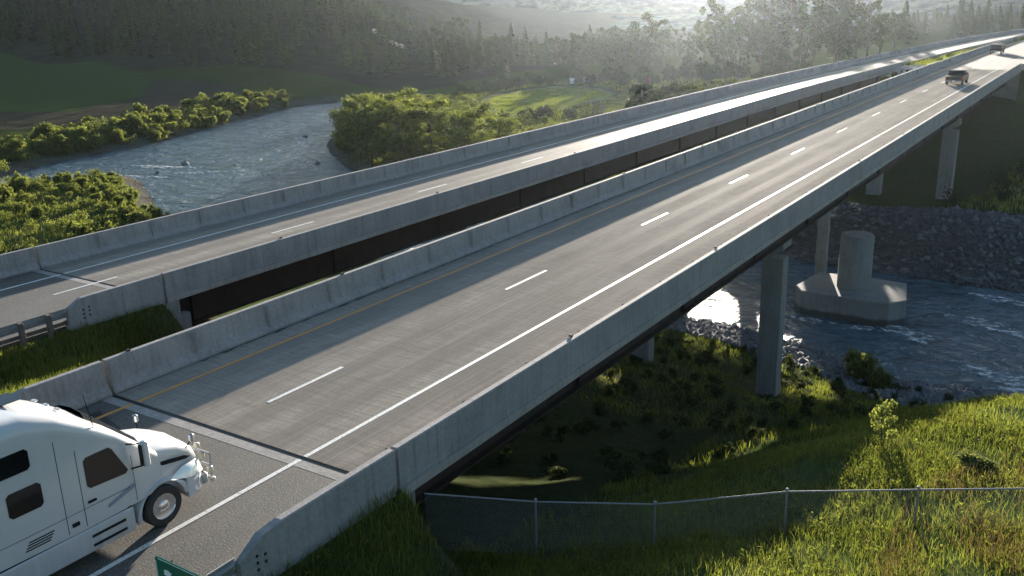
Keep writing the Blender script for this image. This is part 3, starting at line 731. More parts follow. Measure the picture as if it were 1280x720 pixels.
def conifer_arrays(seed, n_whorl=16, per=9, wid=.17, bare=.12):
    r = np.random.default_rng(seed); c = []; A = []; T = []
    vs = []; fs = []; tn = []
    k = 0
    for i in range(n_whorl):
        t = i/(n_whorl-1); z = bare+(1-bare)*t*.98; L = wid*(1-t)**.8*(.75+.5*r.random())+.012
        for j in range(per):
            a = 6.283*(j+r.random()*.9)/per+i; l = L*r.uniform(.65, 1.15); dz = -l*r.uniform(.05, .45)
            for q in range(2):
                a2 = a+(q-.5)*.45; x0, y0 = .1*l*math.cos(a2), .1*l*math.sin(a2); x1, y1 = l*math.cos(a2), l*math.sin(a2)
                px, py = -math.sin(a2)*l*.20, math.cos(a2)*l*.20; h = .028+.02*r.random()
                vs += [(x0, y0, z+h), (x1*.6+px, y1*.6+py, z+dz*.6-.012), (x1, y1, z+dz+.012), (x1*.6-px, y1*.6-py, z+dz*.6+h*.7)]
                fs.append((k, k+1, k+2, k+3)); k += 4; q_ = r.random()*.5+.25+.25*(l/L-.8); tn += [q_, q_, min(1, q_+.3), q_]
    return np.array(vs), np.array(fs), np.array(tn)
def conifer_parts(seed, **kw):
    v, f, t = conifer_arrays(seed, **kw); mb = MB(); mb.tube((0, 0, -.03), (0, 0, .55), .014, .008, M['bark'], 6, False); mb.tube((0, 0, .55), (0, 0, .99), .008, .002, M['bark'], 5, False)
    return mb.mesh('trunk'), np_mesh('crown', v, f, [M['needle']], tone=t)
def conifer_single(seed, **kw):
    v, f, t = conifer_arrays(seed, **kw); n = len(v)
    q = np.array([(-.012, 0, -.03), (.012, 0, -.03), (.004, 0, .9), (-.004, 0, .9), (0, -.012, -.03), (0, .012, -.03), (0, .004, .9), (0, -.004, .9)])
    v = np.vstack([v, q]); f2 = np.vstack([f, [[n, n+1, n+2, n+3], [n+4, n+5, n+6, n+7]]]); t = np.append(t, [.3]*8)
    return np_mesh('pine_tree', v, f2, [M['needle'], M['bark']], tone=t, midx=[0]*len(f)+[1, 1]), (v, f2, t)

def limb_tubes(mb, segs):
    for p0, p1, r0, r1 in segs: mb.tube(p0, p1, r0, r1, M['bark'], 6, False)
def inst(name, me, x, y, s, sz=None, rz=None, z=None, parent=None, sink=.03):
    o = bpy.data.objects.new(name, me); link(o, parent)
    zz = float(ground_z(x, y)[0]) if z is None else z
    sz = s if sz is None else sz
    o.location = (x, y, zz-sink*sz); o.scale = (s, s, sz); o.rotation_euler = (random.uniform(-.05, .05), random.uniform(-.05, .05), random.uniform(0, 6.28) if rz is None else rz)
    return o
def in_poly(poly, n, r, mind=0):
    P = np.array(poly, float); out = []; lo = P.min(0); hi = P.max(0); cell = {}
    c = lo+(hi-lo)*r.random((n*12, 2)); c = c[poly_sd(P, c[:, 0], c[:, 1]) < 0]
    for q in c:
        if mind:
            i, j = int(q[0]//mind), int(q[1]//mind)
            if any((q[0]-o[0])**2+(q[1]-o[1])**2 < mind*mind for a in (-1, 0, 1) for b in (-1, 0, 1) for o in cell.get((i+a, j+b), ())): continue
            cell.setdefault((i, j), []).append(q)
        out.append(tuple(q))
        if len(out) >= n: break
    return out
bushes = [bush_mesh(10+i, 1, .9, 2200, .055, 15) for i in range(5)]
bushes_ol = [bush_mesh(30+i, 1, .8, 1700, .052, 13, 'broad') for i in range(2)]
bushes_gr = [bush_mesh(40+i, 1, .8, 2000, .055, 13, 'broad') for i in range(3)]
r = np.random.default_rng(3)
def bush_group(poly, n, s0, s1, label, group, mind, hr=(.75, 1.15), kinds=None, name='willow_bush', water_gap=.5, parts=None):
    for (x, y) in in_poly(poly, n, r, mind):
        if poly_sd(WATER, np.array([x]), np.array([y]))[0] < water_gap: continue
        if parts is not None: parts.append((x, y, r.uniform(s0, s1), r.uniform(*hr))); continue
        s = r.uniform(s0, s1); kk = kinds or bushes; o = inst(name, kk[r.integers(len(kk))], x, y, s, s*r.uniform(*hr)); tag(o, label, 'bush', group)
def thicket(label, parts, mat, seed):
    """joined undergrowth too dense to count: many small leaf clumps"""
    q = np.random.default_rng(seed); V, F, T = [], [], []; k = 0
    for (x, y, s, h) in parts:
        bl = [(x+q.normal()*.25*s, y+q.normal()*.25*s, float(ground_z(x, y)[0])+s*h*q.uniform(.15, .6), s*.25, s*.25, s*h*.25) for _ in range(6)]
        v, f, t = blob_cloud(q, bl, 420, .08*s**.6); V.append(v); F.append(f+k); T.append(t); k += len(v)
    o = link(bpy.data.objects.new('thicket', np_mesh('thicket', np.concatenate(V), np.concatenate(F), [mat], tone=np.concatenate(T)))); return tag(o, label, kind='stuff')
thk = []
# near left bank
bush_group([(-112, 85), (-98, 78), (-84, 70), (-80, 64), (-96, 70), (-114, 74), (-119, 76)], 34, 1.3, 2.2, 'low yellow green willow bush at the water edge of the near left bank', 'willow bushes at the near left water edge', 1.5)
bush_group([(-84, 70), (-72, 66), (-66, 56), (-74, 54), (-82, 62)], 16, 1.6, 2.8, 'yellow green willow bush on the corner of the near left bank facing the open river', 'willow bushes on the corner of the near left bank', 1.6)
bush_group([(-120, 72), (-96, 68), (-84, 58), (-64, 32), (-60, 14), (-90, 20), (-125, 48)], 38, 1.8, 3.2, 'leafy green bush in the scrub between the near left bank and the farther parapet', 'bushes in the near left scrub', 3.0)
bush_group([(-121, 74), (-112, 85), (-98, 78), (-84, 69), (-72, 64), (-60, 34), (-56, 14), (-90, 14), (-130, 48)], 300, 1.0, 2.1, '', '', 1.6, parts=thk)
bush_group([(-64, 46), (-56, 39), (-53, 30), (-60, 30), (-68, 41)], 7, 3.0, 4.4, 'dark green rounded bush against the outer parapet of the farther bridge', 'dark bushes by the farther parapet', 2.4, kinds=bushes_gr, name='round_bush')
bush_group([(-60, 60), (-54, 60), (-50, 54), (-56, 52)], 2, 2.2, 3.0, 'small willow bush just showing over the farther parapet beside the river', 'bushes peeping over the farther parapet', 2)
# far bank of the channel
FB = [(-122, 69), (-130, 76), (-137, 88), (-140, 101), (-141, 113), (-149, 131), (-159, 155), (-166, 176), (-176, 178), (-172, 150), (-165, 128), (-158, 108), (-156, 88), (-152, 72), (-138, 56)]
bush_group(FB, 115, 3.2, 5.4, 'willow bush on the far river bank below the dark field', 'willow bushes along the far river bank', 2.2, (.7, 1.05), water_gap=.2)
bush_group(FB, 170, 1.8, 3.4, '', '', 1.6, parts=thk, water_gap=.0)
tk1 = thicket('low willow undergrowth filling both river banks on the left', thk, M['willow'], 51)
# peninsula
PN = [(-84, 110), (-100, 123), (-109, 132), (-121, 150), (-134, 178), (-124, 196), (-110, 182), (-103, 168), (-88, 158), (-66, 150), (-48, 128), (-36, 108), (-50, 102), (-66, 105)]
bush_group([(-84, 110), (-100, 123), (-109, 132), (-112, 140), (-86, 142), (-60, 138), (-44, 120), (-36, 108), (-50, 102), (-66, 105)], 50, 3.2, 5.4, 'bushy willow near the river tip of the peninsula among the taller willow trees', 'tall willow bushes near the peninsula tip', 3.0, (.7, 1.0))
bush_group([(-112, 140), (-121, 150), (-134, 178), (-124, 196), (-110, 182), (-103, 168), (-88, 158), (-66, 150), (-60, 138), (-86, 142)], 62, 2.2, 3.8, 'small round willow bush in the patchy scrub between the river and the park lawn', 'small bushes between river and lawn', 3.2, (.6, .9))
thk = []
bush_group(PN, 170, 1.6, 2.8, '', '', 2.4, parts=thk)
thicket('low scrub covering the peninsula between the bushes', thk, M['willow'], 52)
bush_group([(-80, 156), (-66, 152), (-50, 134), (-32, 116), (-34, 140), (-44, 166), (-60, 166)], 40, 2.0, 3.6, 'low bush beside the park lawn behind the farther parapet', 'bushes beside the park lawn', 3.0, kinds=bushes_gr+bushes_ol, name='round_bush')
for i, (x, y, s) in enumerate([(-82, 160, 4.6), (-78, 160, 5.0), (-74, 163, 3.8)]): tag(inst('round_bush', bushes_gr[i], x, y, s, s*.8), ['dark round bush overlapping the near edge of the bright lawn, left of three', 'largest of three dark bushes at the near edge of the bright lawn', 'rightmost and lowest of three dark bushes at the near edge of the bright lawn'][i], 'bush')
bush_group([(-120, 224), (-86, 226), (-60, 234), (-44, 250), (-60, 262), (-120, 250), (-140, 215), (-130, 204)], 60, 3.0, 5.4, 'bush along the far edge of the park lawn', 'bushes along the far edge of the lawn', 4.0, kinds=bushes_gr, name='round_bush')
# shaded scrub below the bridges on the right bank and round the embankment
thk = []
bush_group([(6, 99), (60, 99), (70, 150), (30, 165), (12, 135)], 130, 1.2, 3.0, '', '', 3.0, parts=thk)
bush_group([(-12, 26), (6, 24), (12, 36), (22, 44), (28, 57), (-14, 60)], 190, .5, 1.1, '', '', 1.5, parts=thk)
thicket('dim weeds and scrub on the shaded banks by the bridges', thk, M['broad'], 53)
for (x, y, s, lb) in ((7.1, 59.2, 2.6, 'bright green shrub between the bridge column and the pointed footing'), (8.6, 57.6, 1.8, 'small bright shrub on the rocks, right of the shrub by the footing')):
    tag(inst('willow_bush', bushes[0 if s > 2 else 3], x, y, s, s*1.2), lb, 'bush')
# near slope shrubs
sp = empty('sapling', (14.6, 25.6, float(ground_z(14.6, 25.6)[0]))); tag(sp, 'pale leafy sapling at the shaded edge of the grassy slope', 'shrub')
mb = MB(); st = []
q = np.random.default_rng(5); bl = []
for i in range(9):
    a = i*2.4; e = (.28*math.cos(a)*(1-i*.06), .28*math.sin(a)*(1-i*.06), .35+.11*i); limb_tubes(mb, [((0, 0, .1+.1*i), e, .012, .006)]); bl.append((*e, .17, .17, .16))
limb_tubes(mb, [((0, 0, -.05), (0, 0, 1.3), .02, .008)]); link(bpy.data.objects.new('stem', mb.mesh('stem')), sp)
v, f, t = blob_cloud(q, bl, 700, .055); lo_ = bpy.data.objects.new('leaves', np_mesh('leaves', v, f, [M['willow']], tone=np.clip(t+.4, 0, 1))); link(lo_, sp)
tag(inst('weedy_bush', bushes[0], 17.2, 24.6, 1.2, .55), 'low dense green weed clump on the lit slope just behind the fence', 'shrub')

# tall trees: trunk + crown
tw = [broad_parts(100+i, 4200, .024, 'broad', 1.0+.15*(i % 2), 1.0) for i in range(4)]
tw_w = [broad_parts(120+i, 4500, .026, 'willow', 1.15, 1.15) for i in range(3)]
tw_s = [broad_parts(140+i, 2600, .022, 'broad', .85, .75) for i in range(3)]
pn = [conifer_parts(160+i, n_whorl=20, per=10, wid=.2+.03*i) for i in range(3)]
def tree(name, parts, x, y, h, label, group, wide=1.0):
    t = empty(name, (x, y, float(ground_z(x, y)[0])-.2), random.uniform(0, 6.28)); t.scale = (h*wide, h*wide, h)
    for nm, me in zip(('trunk', 'crown'), parts): link(bpy.data.objects.new(nm, me), t)
    tag(t, label, 'tree', group); return t
# labelled rows: name each tree by its place from left to right in its own clump
ORD = ['leftmost', 'second from left', 'third from left', 'fourth from left', 'fifth from left', 'sixth from left', 'seventh from left', 'eighth from left', 'ninth from left', 'tenth from left']
def scr_x(x, y):
    d = Vector((x-19.02, y, -20)); return 640+1150*d.dot(r2)/d.dot(fw)
def row(name, items, partsf, desc, where, group, wide):
    items = sorted(items, key=lambda q: scr_x(q[0], q[1])); n = len(items); hs = sorted(q[2] for q in items)
    for i, (x, y, h) in enumerate(items):
        size = 'tall' if h >= hs[int(n*.66)] else ('short' if h <= hs[int(n*.33)] else 'middling')
        o_ = 'rightmost' if i == n-1 and n > 1 else ORD[i]
        tree(name, partsf(i), x, y, h, f'{size} {desc}, {o_} {where}', group, wide)
# willow trees at the tip of the peninsula
WT = [(-84, 112, 8.5), (-79, 109, 8), (-74, 110, 8.5), (-88, 118, 8.5), (-80, 116, 9), (-70, 113, 8), (-93, 121, 8.5), (-64, 112, 7.5), (-86, 124, 9), (-76, 120, 8.6), (-60, 108, 6.5), (-70, 105.5, 6.5), (-58, 114, 7), (-97, 128, 8), (-50, 112, 6), (-68, 122, 7.6), (-102, 136, 7), (-92, 134, 7.4)]
row('willow_tree', [q for q in WT if q[1]-.0*q[0] < 114.5], lambda i: tw_w[i % 3], 'green willow tree', 'in the front row at the river tip', 'willow trees at the river tip', 1.05)
row('willow_tree', [q for q in WT if q[1] >= 114.5], lambda i: tw_w[i % 3], 'green willow tree', 'in the back row at the river tip', 'willow trees at the river tip', 1.05)
shade_t = broad_parts(190, 5200, .05, 'broad', 1.3, 1.35, .62)  # trees added to keep low sun off the bank under the nearer bridge
for i, (x, y, h, lb) in enumerate([(-35, 121, 9.6, 'leftmost added shade tree just beyond the farther bridge deck'), (-31, 118, 9.4, 'second added shade tree from the left just beyond the farther bridge deck'), (-27.5, 121, 9.4, 'third added shade tree from the left just beyond the farther bridge deck'), (-25, 116, 9.2, 'rightmost added shade tree just beyond the farther bridge deck')]):
    tree('cottonwood_tree', shade_t, x, y, h, lb, 'added shade trees beyond the farther deck', 1.0)
# far tall trees behind the farther carriageway
def px_dir(xp, D):      # horizontal bearing helper for laying out tree lines in the valley
    d = fw+r2*((xp-640)/1150)+u2*((360-60)/1150); h = math.hypot(d.x, d.y); return 19.02+d.x*D/h, d.y*D/h
CT = [(812, 330, 17), (800, 300, 10), (845, 340, 12), (868, 310, 11), (895, 290, 19), (915, 300, 17), (935, 285, 18), (905, 260, 11), (962, 300, 20), (985, 290, 23), (1000, 310, 24), (950, 270, 12), (1018, 300, 15), (1035, 320, 20), (1050, 310, 23), (1070, 330, 21), (1085, 310, 17), (1010, 270, 11), (1045, 280, 12), (880, 340, 13), (1062, 290, 11), (975, 262, 11),
      (1100, 340, 13), (1118, 360, 12), (830, 320, 10), (780, 330, 11), (760, 350, 12), (925, 250, 9), (990, 255, 9), (860, 280, 8)]
for lo_, hi_, wh in ((0, 880, 'in the low clump left of the tall hazy trees'), (880, 960, 'in the left clump of tall hazy trees'), (960, 1030, 'in the middle clump of tall hazy trees'), (1030, 1300, 'in the right clump of tall hazy trees')):
    row('cottonwood_tree', [(*px_dir(q[0], q[1]), q[2]) for q in CT if lo_ <= q[0] < hi_], lambda i: tw_s[i % 3] if i % 3 else tw[i % 4], 'cottonwood', wh, 'tall cottonwoods behind the farther carriageway', .95)
for i, (xp, D, h, lb) in enumerate([(1053, 300, 26, 'tallest dark conifer among the hazy cottonwoods'), (1128, 380, 17, 'small dark conifer standing right of the tall cottonwoods'), (1196, 420, 19, 'leftmost and tallest of three dark conifers at the far road end'), (1208, 420, 16, 'middle one of three dark conifers at the far road end'), (1229, 430, 16, 'rightmost of three dark conifers at the far road end'), (968, 320, 24, 'dark conifer left of the tallest cottonwood pair'), (600, 330, 15, 'dark conifer rising at the foot of the wooded hill'), (540, 330, 12, 'short conifer on the lower right shoulder of the wooded hill')]):
    x, y = px_dir(xp, D); tree('pine_tree', pn[i % 3], x, y, h, lb, None, .9)
# valley tree belt behind the park
for i in range(64):
    xp = 545+i*4.6+r.uniform(-6, 6); D = r.uniform(235, 420); x, y = px_dir(xp, D)
    if D < 285 and 590 < xp < 870: continue
    if i % 2: tree('pine_tree', pn[i % 3], x, y, r.uniform(9, 15), 'dark conifer in the tree belt behind the park', 'conifers in the tree belt behind the park', 1.0)
    else: tree('cottonwood_tree', tw[i % 4], x, y, r.uniform(7, 12), 'rounded leafy tree in the tree belt behind the park', 'leafy trees in the belt behind the park', 1.2)
for i in range(34):
    xp = 1095+i*6+r.uniform(-3, 3); D = r.uniform(380, 560); x, y = px_dir(xp, D)
    if -24+shF(y) < x < 9+shN(y): continue
    tree('pine_tree', pn[i % 3], x, y, r.uniform(8, 13), 'hazy conifer beyond the far right end of the road', 'hazy conifers beyond the road end', 1.0)
# shaded trees right of the embankment
for i in range(26):
    x = r.uniform(16, 62); y = r.uniform(150, 330)
    tree('cottonwood_tree', tw[i % 4], x, y, r.uniform(4, 7.5), 'shaded leafy tree below the right side of the road embankment', 'shaded trees below the embankment', 1.3)

# conifers on the wooded hill
pc = [conifer_single(200+i, n_whorl=11, per=6, wid=.2+.03*(i % 3)) for i in range(4)]
HILL = [(-560, 250), (-470, 236), (-380, 228), (-300, 222), (-250, 214), (-215, 216), (-185, 228), (-160, 250), (-150, 300), (-180, 340), (-240, 360), (-330, 370), (-430, 380), (-560, 360)]
pts = np.array(in_poly(HILL, 1500, r, 5.2)); zz = ground_z(pts[:, 0], pts[:, 1])
dens = np.clip(.25+(zz+8)/22, .2, 1); keep = r.random(len(pts)) < dens; pts = pts[keep]; zz = zz[keep]
order = np.argsort(np.hypot(pts[:, 0]-19, pts[:, 1])); pts = pts[order]; zz = zz[order]
heights = r.uniform(6, 12.5, len(pts))
for i in range(min(170, len(pts))):
    tag(inst('pine_tree', pc[i % 4][0], pts[i, 0], pts[i, 1], heights[i]*1.05, heights[i], z=zz[i]), 'dark pine on the shaded lower face of the wooded hill', 'tree', 'pines on the shaded hill face')
V, F_, T_ = [], [], []; k = 0
for i in range(170, len(pts)):
    v, f, t = pc[i % 4][1]; a = r.random()*6.28; ca_, sa = math.cos(a), math.sin(a); h = heights[i]
    vv = np.stack([(v[:, 0]*ca_-v[:, 1]*sa)*h*1.05+pts[i, 0], (v[:, 0]*sa+v[:, 1]*ca_)*h*1.05+pts[i, 1], v[:, 2]*h+zz[i]-.2], -1)
    V.append(vv); F_.append(f+k); T_.append(t); k += len(v)
forest = link(bpy.data.objects.new('pine_forest', np_mesh('pine_forest', np.concatenate(V), np.concatenate(F_), [M['needle']], tone=np.concatenate(T_))))
tag(forest, 'dense pine forest covering the top of the wooded hill', kind='stuff')
# pale road cut on the hill shoulder
b = MB(); P = [(-262, 318), (-250, 312), (-240, 306), (-230, 302)]
secs = []
for x, y in P:
    z = float(ground_z(x, y)[0]); secs.append([(x, y, z-1), (x, y, z+.9), (x-1, y+3, z+1.4), (x-1, y+3, z-1)])
b.loft(secs, M['dirt']); tag(b.build('hillside_track'), 'pale bare track cut across the shoulder of the wooded hill', kind='structure')

# ------------------------------------------------------------------ grass and weeds
def blades(name, label, pts, h0, h1, w, mat, lean=.35, seed=1, flat=False):
    q = np.random.default_rng(seed); n = len(pts); z = ground_z(pts[:, 0], pts[:, 1])
    ht = q.uniform(h0, h1, n)*(.75+.5*(vnoise(pts[:, 0], pts[:, 1], .9, 8)*.5+.5)); a = q.random(n)*6.283; ln = q.random(n)*lean*ht; wa = q.random(n)*6.283
    base = np.stack([pts[:, 0], pts[:, 1], z-.03], -1); ww = w*(.6+.8*q.random(n))
    px = np.stack([np.cos(wa)*ww*.5, np.sin(wa)*ww*.5, np.zeros(n)], -1)
    mid = base+np.stack([np.cos(a)*ln*.35, np.sin(a)*ln*.35, ht*.6], -1); tip = base+np.stack([np.cos(a)*ln, np.sin(a)*ln, ht], -1)
    v = np.stack([base-px*.6, base+px*.6, mid+px, tip, mid-px], 1).reshape(-1, 3)
    k = np.arange(n)[:, None]*5; f = np.concatenate([k+np.array([[0, 1, 2, 4]]), k+np.array([[4, 2, 3, 3]])], 0)
    f4 = (k+np.array([[0, 1, 2, 4]])); t3 = (k+np.array([[4, 2, 3]]))
    tri = np.concatenate([f4[:, [0, 1, 2]], f4[:, [0, 2, 3]], t3], 0)
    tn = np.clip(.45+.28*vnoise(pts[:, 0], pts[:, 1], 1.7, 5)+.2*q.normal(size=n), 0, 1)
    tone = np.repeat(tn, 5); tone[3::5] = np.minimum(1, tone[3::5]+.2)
    o = link(bpy.data.objects.new(name, np_mesh(name, v, tri, [M[mat]], tone=tone))); tag(o, label, kind='stuff'); return o
def scatter(poly, n, seed, clump=None):
    q = np.random.default_rng(seed); P = np.array(poly, float); lo, hi = P.min(0), P.max(0)
    c = lo+(hi-lo)*q.random((int(n*2.6), 2)); c = c[poly_sd(P, c[:, 0], c[:, 1]) < 0]
    if clump: c = c[q.random(len(c)) < np.clip(.5+clump*vnoise(c[:, 0], c[:, 1], 1.3, 6), .05, 1)]
    return c[:n]
SLOPE = [(6.6, 8.5), (12, 9), (22, 9), (30, 24), (26, 40), (17, 37), (12, 30), (8.5, 22), (6.6, 16)]
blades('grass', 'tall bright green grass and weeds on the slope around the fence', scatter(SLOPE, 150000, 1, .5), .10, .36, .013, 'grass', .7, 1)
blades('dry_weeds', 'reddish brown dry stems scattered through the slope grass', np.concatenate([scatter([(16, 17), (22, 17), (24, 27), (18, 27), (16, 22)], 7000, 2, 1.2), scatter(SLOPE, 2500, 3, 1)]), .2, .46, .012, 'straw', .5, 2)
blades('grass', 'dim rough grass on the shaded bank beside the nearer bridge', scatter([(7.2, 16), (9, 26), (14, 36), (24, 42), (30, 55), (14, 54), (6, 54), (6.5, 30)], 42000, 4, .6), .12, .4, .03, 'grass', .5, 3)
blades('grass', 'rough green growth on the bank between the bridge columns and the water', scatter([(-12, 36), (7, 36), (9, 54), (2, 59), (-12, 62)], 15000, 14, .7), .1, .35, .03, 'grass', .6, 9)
blades('grass', 'bright green grass in the median between the two carriageways', scatter([(-12.6, 2), (-5.1, 2), (-5.1, 23), (-7, 30), (-12.6, 24)], 45000, 5, .3), .18, .45, .02, 'grass', .5, 4)
blades('grass', 'yellow green meadow grass among the willows on the near left bank', scatter([(-122, 72), (-113, 86), (-98, 79), (-84, 70), (-70, 65), (-40, 40), (-24, 24), (-24, 4), (-60, 4), (-125, 48)], 80000, 6, .5), .2, .6, .045, 'grass', .5, 5)
blades('grass', 'green strip of grass in the far median beyond the river', scatter([(-12.5, 158), (-5.5, 156), (-5, 190), (-2, 240), (2, 300), (-8, 200), (-10, 180)], 9000, 7), .3, .8, .14, 'grass', .5, 6)
blades('grass', 'rough grass and reeds over the peninsula and park edges', (lambda c: c[(poly_sd(LAWN, c[:, 0], c[:, 1]) > 3.5) & (poly_sd(LAWN2, c[:, 0], c[:, 1]) > 0)])(scatter([(-84, 110), (-134, 178), (-120, 230), (-60, 240), (-40, 170), (-30, 110)], 34000, 8, .5)), .3, .9, .12, 'grass', .5, 7)
blades('grass', 'dim grass on the shaded ground beyond the riprap', scatter([(6, 98), (60, 98), (70, 150), (30, 160), (10, 128)], 12000, 9, .5), .3, .8, .12, 'grass', .5, 8)

blades('grass', 'rank grass against the wing walls of both bridges', np.concatenate([scatter([(6.45, 6), (9.5, 6), (10, 16.5), (6.45, 16.5)], 15000, 17), scatter([(-12.75, 12), (-10, 12), (-9.5, 25), (-12.75, 26)], 9000, 18)]), .15, .45, .02, 'grass', .6, 12)
blades('grass', 'short bright turf of the oval park lawn', scatter(LAWN, 42000, 15), .10, .28, .06, 'grass', .4, 10)
blades('grass', 'straw green meadow turf right of the park lawn', scatter(LAWN2, 22000, 16), .15, .4, .07, 'grass', .4, 11)
# broad leaved weeds mixed through the slope grass
q = np.random.default_rng(61); wp = scatter(SLOPE, 2600, 62, 1.0); wz = ground_z(wp[:, 0], wp[:, 1]); bl = [(wp[i, 0], wp[i, 1], wz[i]+.14, .13, .13, .16) for i in range(len(wp))]
v, f, t = blob_cloud(q, bl, 52000, .042); w_ = link(bpy.data.objects.new('weeds', np_mesh('weeds', v, f, [M['grass']], tone=t))); tag(w_, 'broad leaved weeds growing through the slope grass', kind='stuff')
# ------------------------------------------------------------------ rocks
def rock_mesh(seed, mat):
    q = np.random.default_rng(seed); import bmesh
    bm = bmesh.new(); bmesh.ops.create_icosphere(bm, subdivisions=1, radius=1)
    for v in bm.verts:
        f = 1+.35*q.normal()*.6; v.co = Vector((v.co.x*f, v.co.y*f*.8, v.co.z*f*.65))
    me = bpy.data.meshes.new('boulder'); bm.to_mesh(me); bm.free(); me.materials.append(mat); return me
rk = [rock_mesh(i, M['rock']) for i in range(5)]; rkp = [rock_mesh(20+i, M['rock_pale']) for i in range(3)]
bank = np.array([(3, 62.3), (4.5, 61.5), (8, 58.8), (12, 60), (16, 61), (22, 62), (28, 62.6)])
for i in range(150):
    t = (i/150)**.9*(len(bank)-1); j = int(t); p = bank[j]*(1-(t-j))+bank[j+1]*(t-j) if j < len(bank)-1 else bank[-1]
    x = p[0]+r.normal()*.9; y = p[1]+r.uniform(-3.2, 1.2); s = r.uniform(.15, .62)
    tag(inst('boulder', rk[i % 5], x, y, s, s, sink=-.1), 'angular grey boulder in the riprap edge of the near river bank', 'rock', 'boulders along the near river bank')
for i, (x, y, s, lb) in enumerate([(-113, 100, .9, 'grey boulder in the riffle off the far bank bushes'), (-92, 110, .6, 'flat rock at the river tip of the peninsula'), (-119, 134, .8, 'lone grey boulder in mid river'), (-110, 92, .5, 'small rock in the lower riffle')]):
    tag(inst('river_rock', rk[i % 3], x, y, s, s, z=WZ+.05), lb, 'rock')
def stone_field(name, label, poly, n, s0, s1, mat, seed, dz=0):
    q = np.random.default_rng(seed); c = scatter(poly, n, seed); n = len(c); z = ground_z(c[:, 0], c[:, 1])
    octv = np.array([(1, 0, 0), (0, 1, 0), (-1, 0, 0), (0, -1, 0), (0, 0, .75), (0, 0, -.6)], float); of = np.array([(0, 1, 4), (1, 2, 4), (2, 3, 4), (3, 0, 4), (1, 0, 5), (2, 1, 5), (3, 2, 5), (0, 3, 5)])
    s = q.uniform(s0, s1, n); a = q.random(n)*6.28; V = octv[None]*s[:, None, None]*(1+.35*q.normal(size=(n, 6, 1)))
    x = V[..., 0]*np.cos(a)[:, None]-V[..., 1]*np.sin(a)[:, None]; y = V[..., 0]*np.sin(a)[:, None]+V[..., 1]*np.cos(a)[:, None]
    V = np.stack([x+c[:, :1], y+c[:, 1:], V[..., 2]+z[:, None]+s[:, None]*.2+dz], -1).reshape(-1, 3)
    o = link(bpy.data.objects.new(name, np_mesh(name, V, (of[None]+np.arange(n)[:, None, None]*6).reshape(-1, 3), [mat]))); return tag(o, label, kind='stuff')
stone_field('riprap', 'loose broken stone lining the far bank behind the old pier', [(-12, 88), (14, 86), (60, 88), (60, 97), (20, 98.5), (6, 98), (-12, 97)], 12000, .10, .28, M['rock_dark'], 31)
stone_field('riprap', 'larger pale stones among the broken rock of the far bank', [(-8, 88), (14, 86.5), (50, 88), (50, 97), (20, 98), (6, 97.5), (-8, 96)], 1000, .16, .42, M['rock'], 35)
stone_field('riprap', 'loose stone on the near bank under the bridges', [(-24, 60), (-8, 62), (4, 58), (9, 53.5), (16, 52), (30, 54), (30, 63.5), (12, 62), (4, 64), (-10, 67), (-24, 68)], 8000, .09, .36, M['rock'], 32)
stone_field('gravel_bar', 'pale stones along the left river shore', [(-123, 70), (-113, 90), (-98, 82), (-82, 73), (-84, 70.5), (-98, 79), (-111, 86), (-118, 74)], 160, .07, .16, M['rock_pale'], 33)
stone_field('rubble', 'pale rubble at the far end of the median between the bridges', [(-11.5, 150), (-6, 146), (-6, 156), (-11, 158)], 300, .2, .5, M['rock_pale'], 34)

# ------------------------------------------------------------------ chain link fence
FP = [(6.42, 15.03, -.5), (8.3, 17.0, -1.15), (10.9, 18.3, -1.1), (13.65, 19.7, -.65), (16.4, 20.3, -.1), (19.2, 20.9, .45), (22.2, 21.4, .9), (25.2, 21.8, 1.1), (28.2, 22.1, 1.2), (31.2, 22.3, 1.5)]
fe = empty('chain_link_fence', (FP[0][0], FP[0][1], -2.3)); tag(fe, 'galvanised chain link fence crossing the grassy slope below the bridge', 'fence')
O = Vector(fe.location)
b = MB()
for i in range(len(FP)-1): b.tube(Vector(FP[i])-O, Vector(FP[i+1])-O, .021, .021, M['fence_galv'], 8)
b.build('top_rail', fe, smooth=True)
FH = 1.5
for p in FP[1:]:
    b = MB(); q = Vector(p)-O; b.tube(q+Vector((0, 0, -FH-.35)), q+Vector((0, 0, .05)), .024, .024, M['fence_galv'], 8); b.lathe([(0.03, .042), (.08, .036), (.1, .01)], M['galv'], 8, 'z', q); b.build('post', fe, smooth=True)
v, f = [], []; k = 0; wr = .0014
for i in range(len(FP)-1):
    p0 = np.array(FP[i]); p1 = np.array(FP[i+1]); L = np.linalg.norm(p1-p0); ex = (p1-p0)/L; S = .075
    nrm = np.array([-ex[1], ex[0], 0]); nrm /= np.linalg.norm(nrm)
    for a in np.arange(-FH, L, S):
        for sg in (0, 1):
            t0, t1 = a, a+FH; z0, z1 = (0, FH)
            c0, c1 = max(t0, 0), min(t1, L)
            if c1 <= c0: continue
            h0, h1 = c0-t0, c1-t0
            if sg: h0, h1 = FH-h0, FH-h1
            A = p0+ex*c0+np.array([0, 0, -FH+h0]); B = p0+ex*c1+np.array([0, 0, -FH+h1])
            d = (B-A)/np.linalg.norm(B-A); s1 = np.cross(d, nrm)*wr*1.3
            for P_ in (A, B): v += [P_+nrm*wr*1.5-O, P_-nrm*wr+s1-O, P_-nrm*wr-s1-O]
            f += [(k, k+1, k+4, k+3), (k+1, k+2, k+5, k+4), (k+2, k, k+3, k+5)]; k += 6
o = bpy.data.objects.new('chain_link', np_mesh('chain_link', np.array(v), np.array(f), [M['galv']])); link(o, fe); o['kind'] = 'stuff'

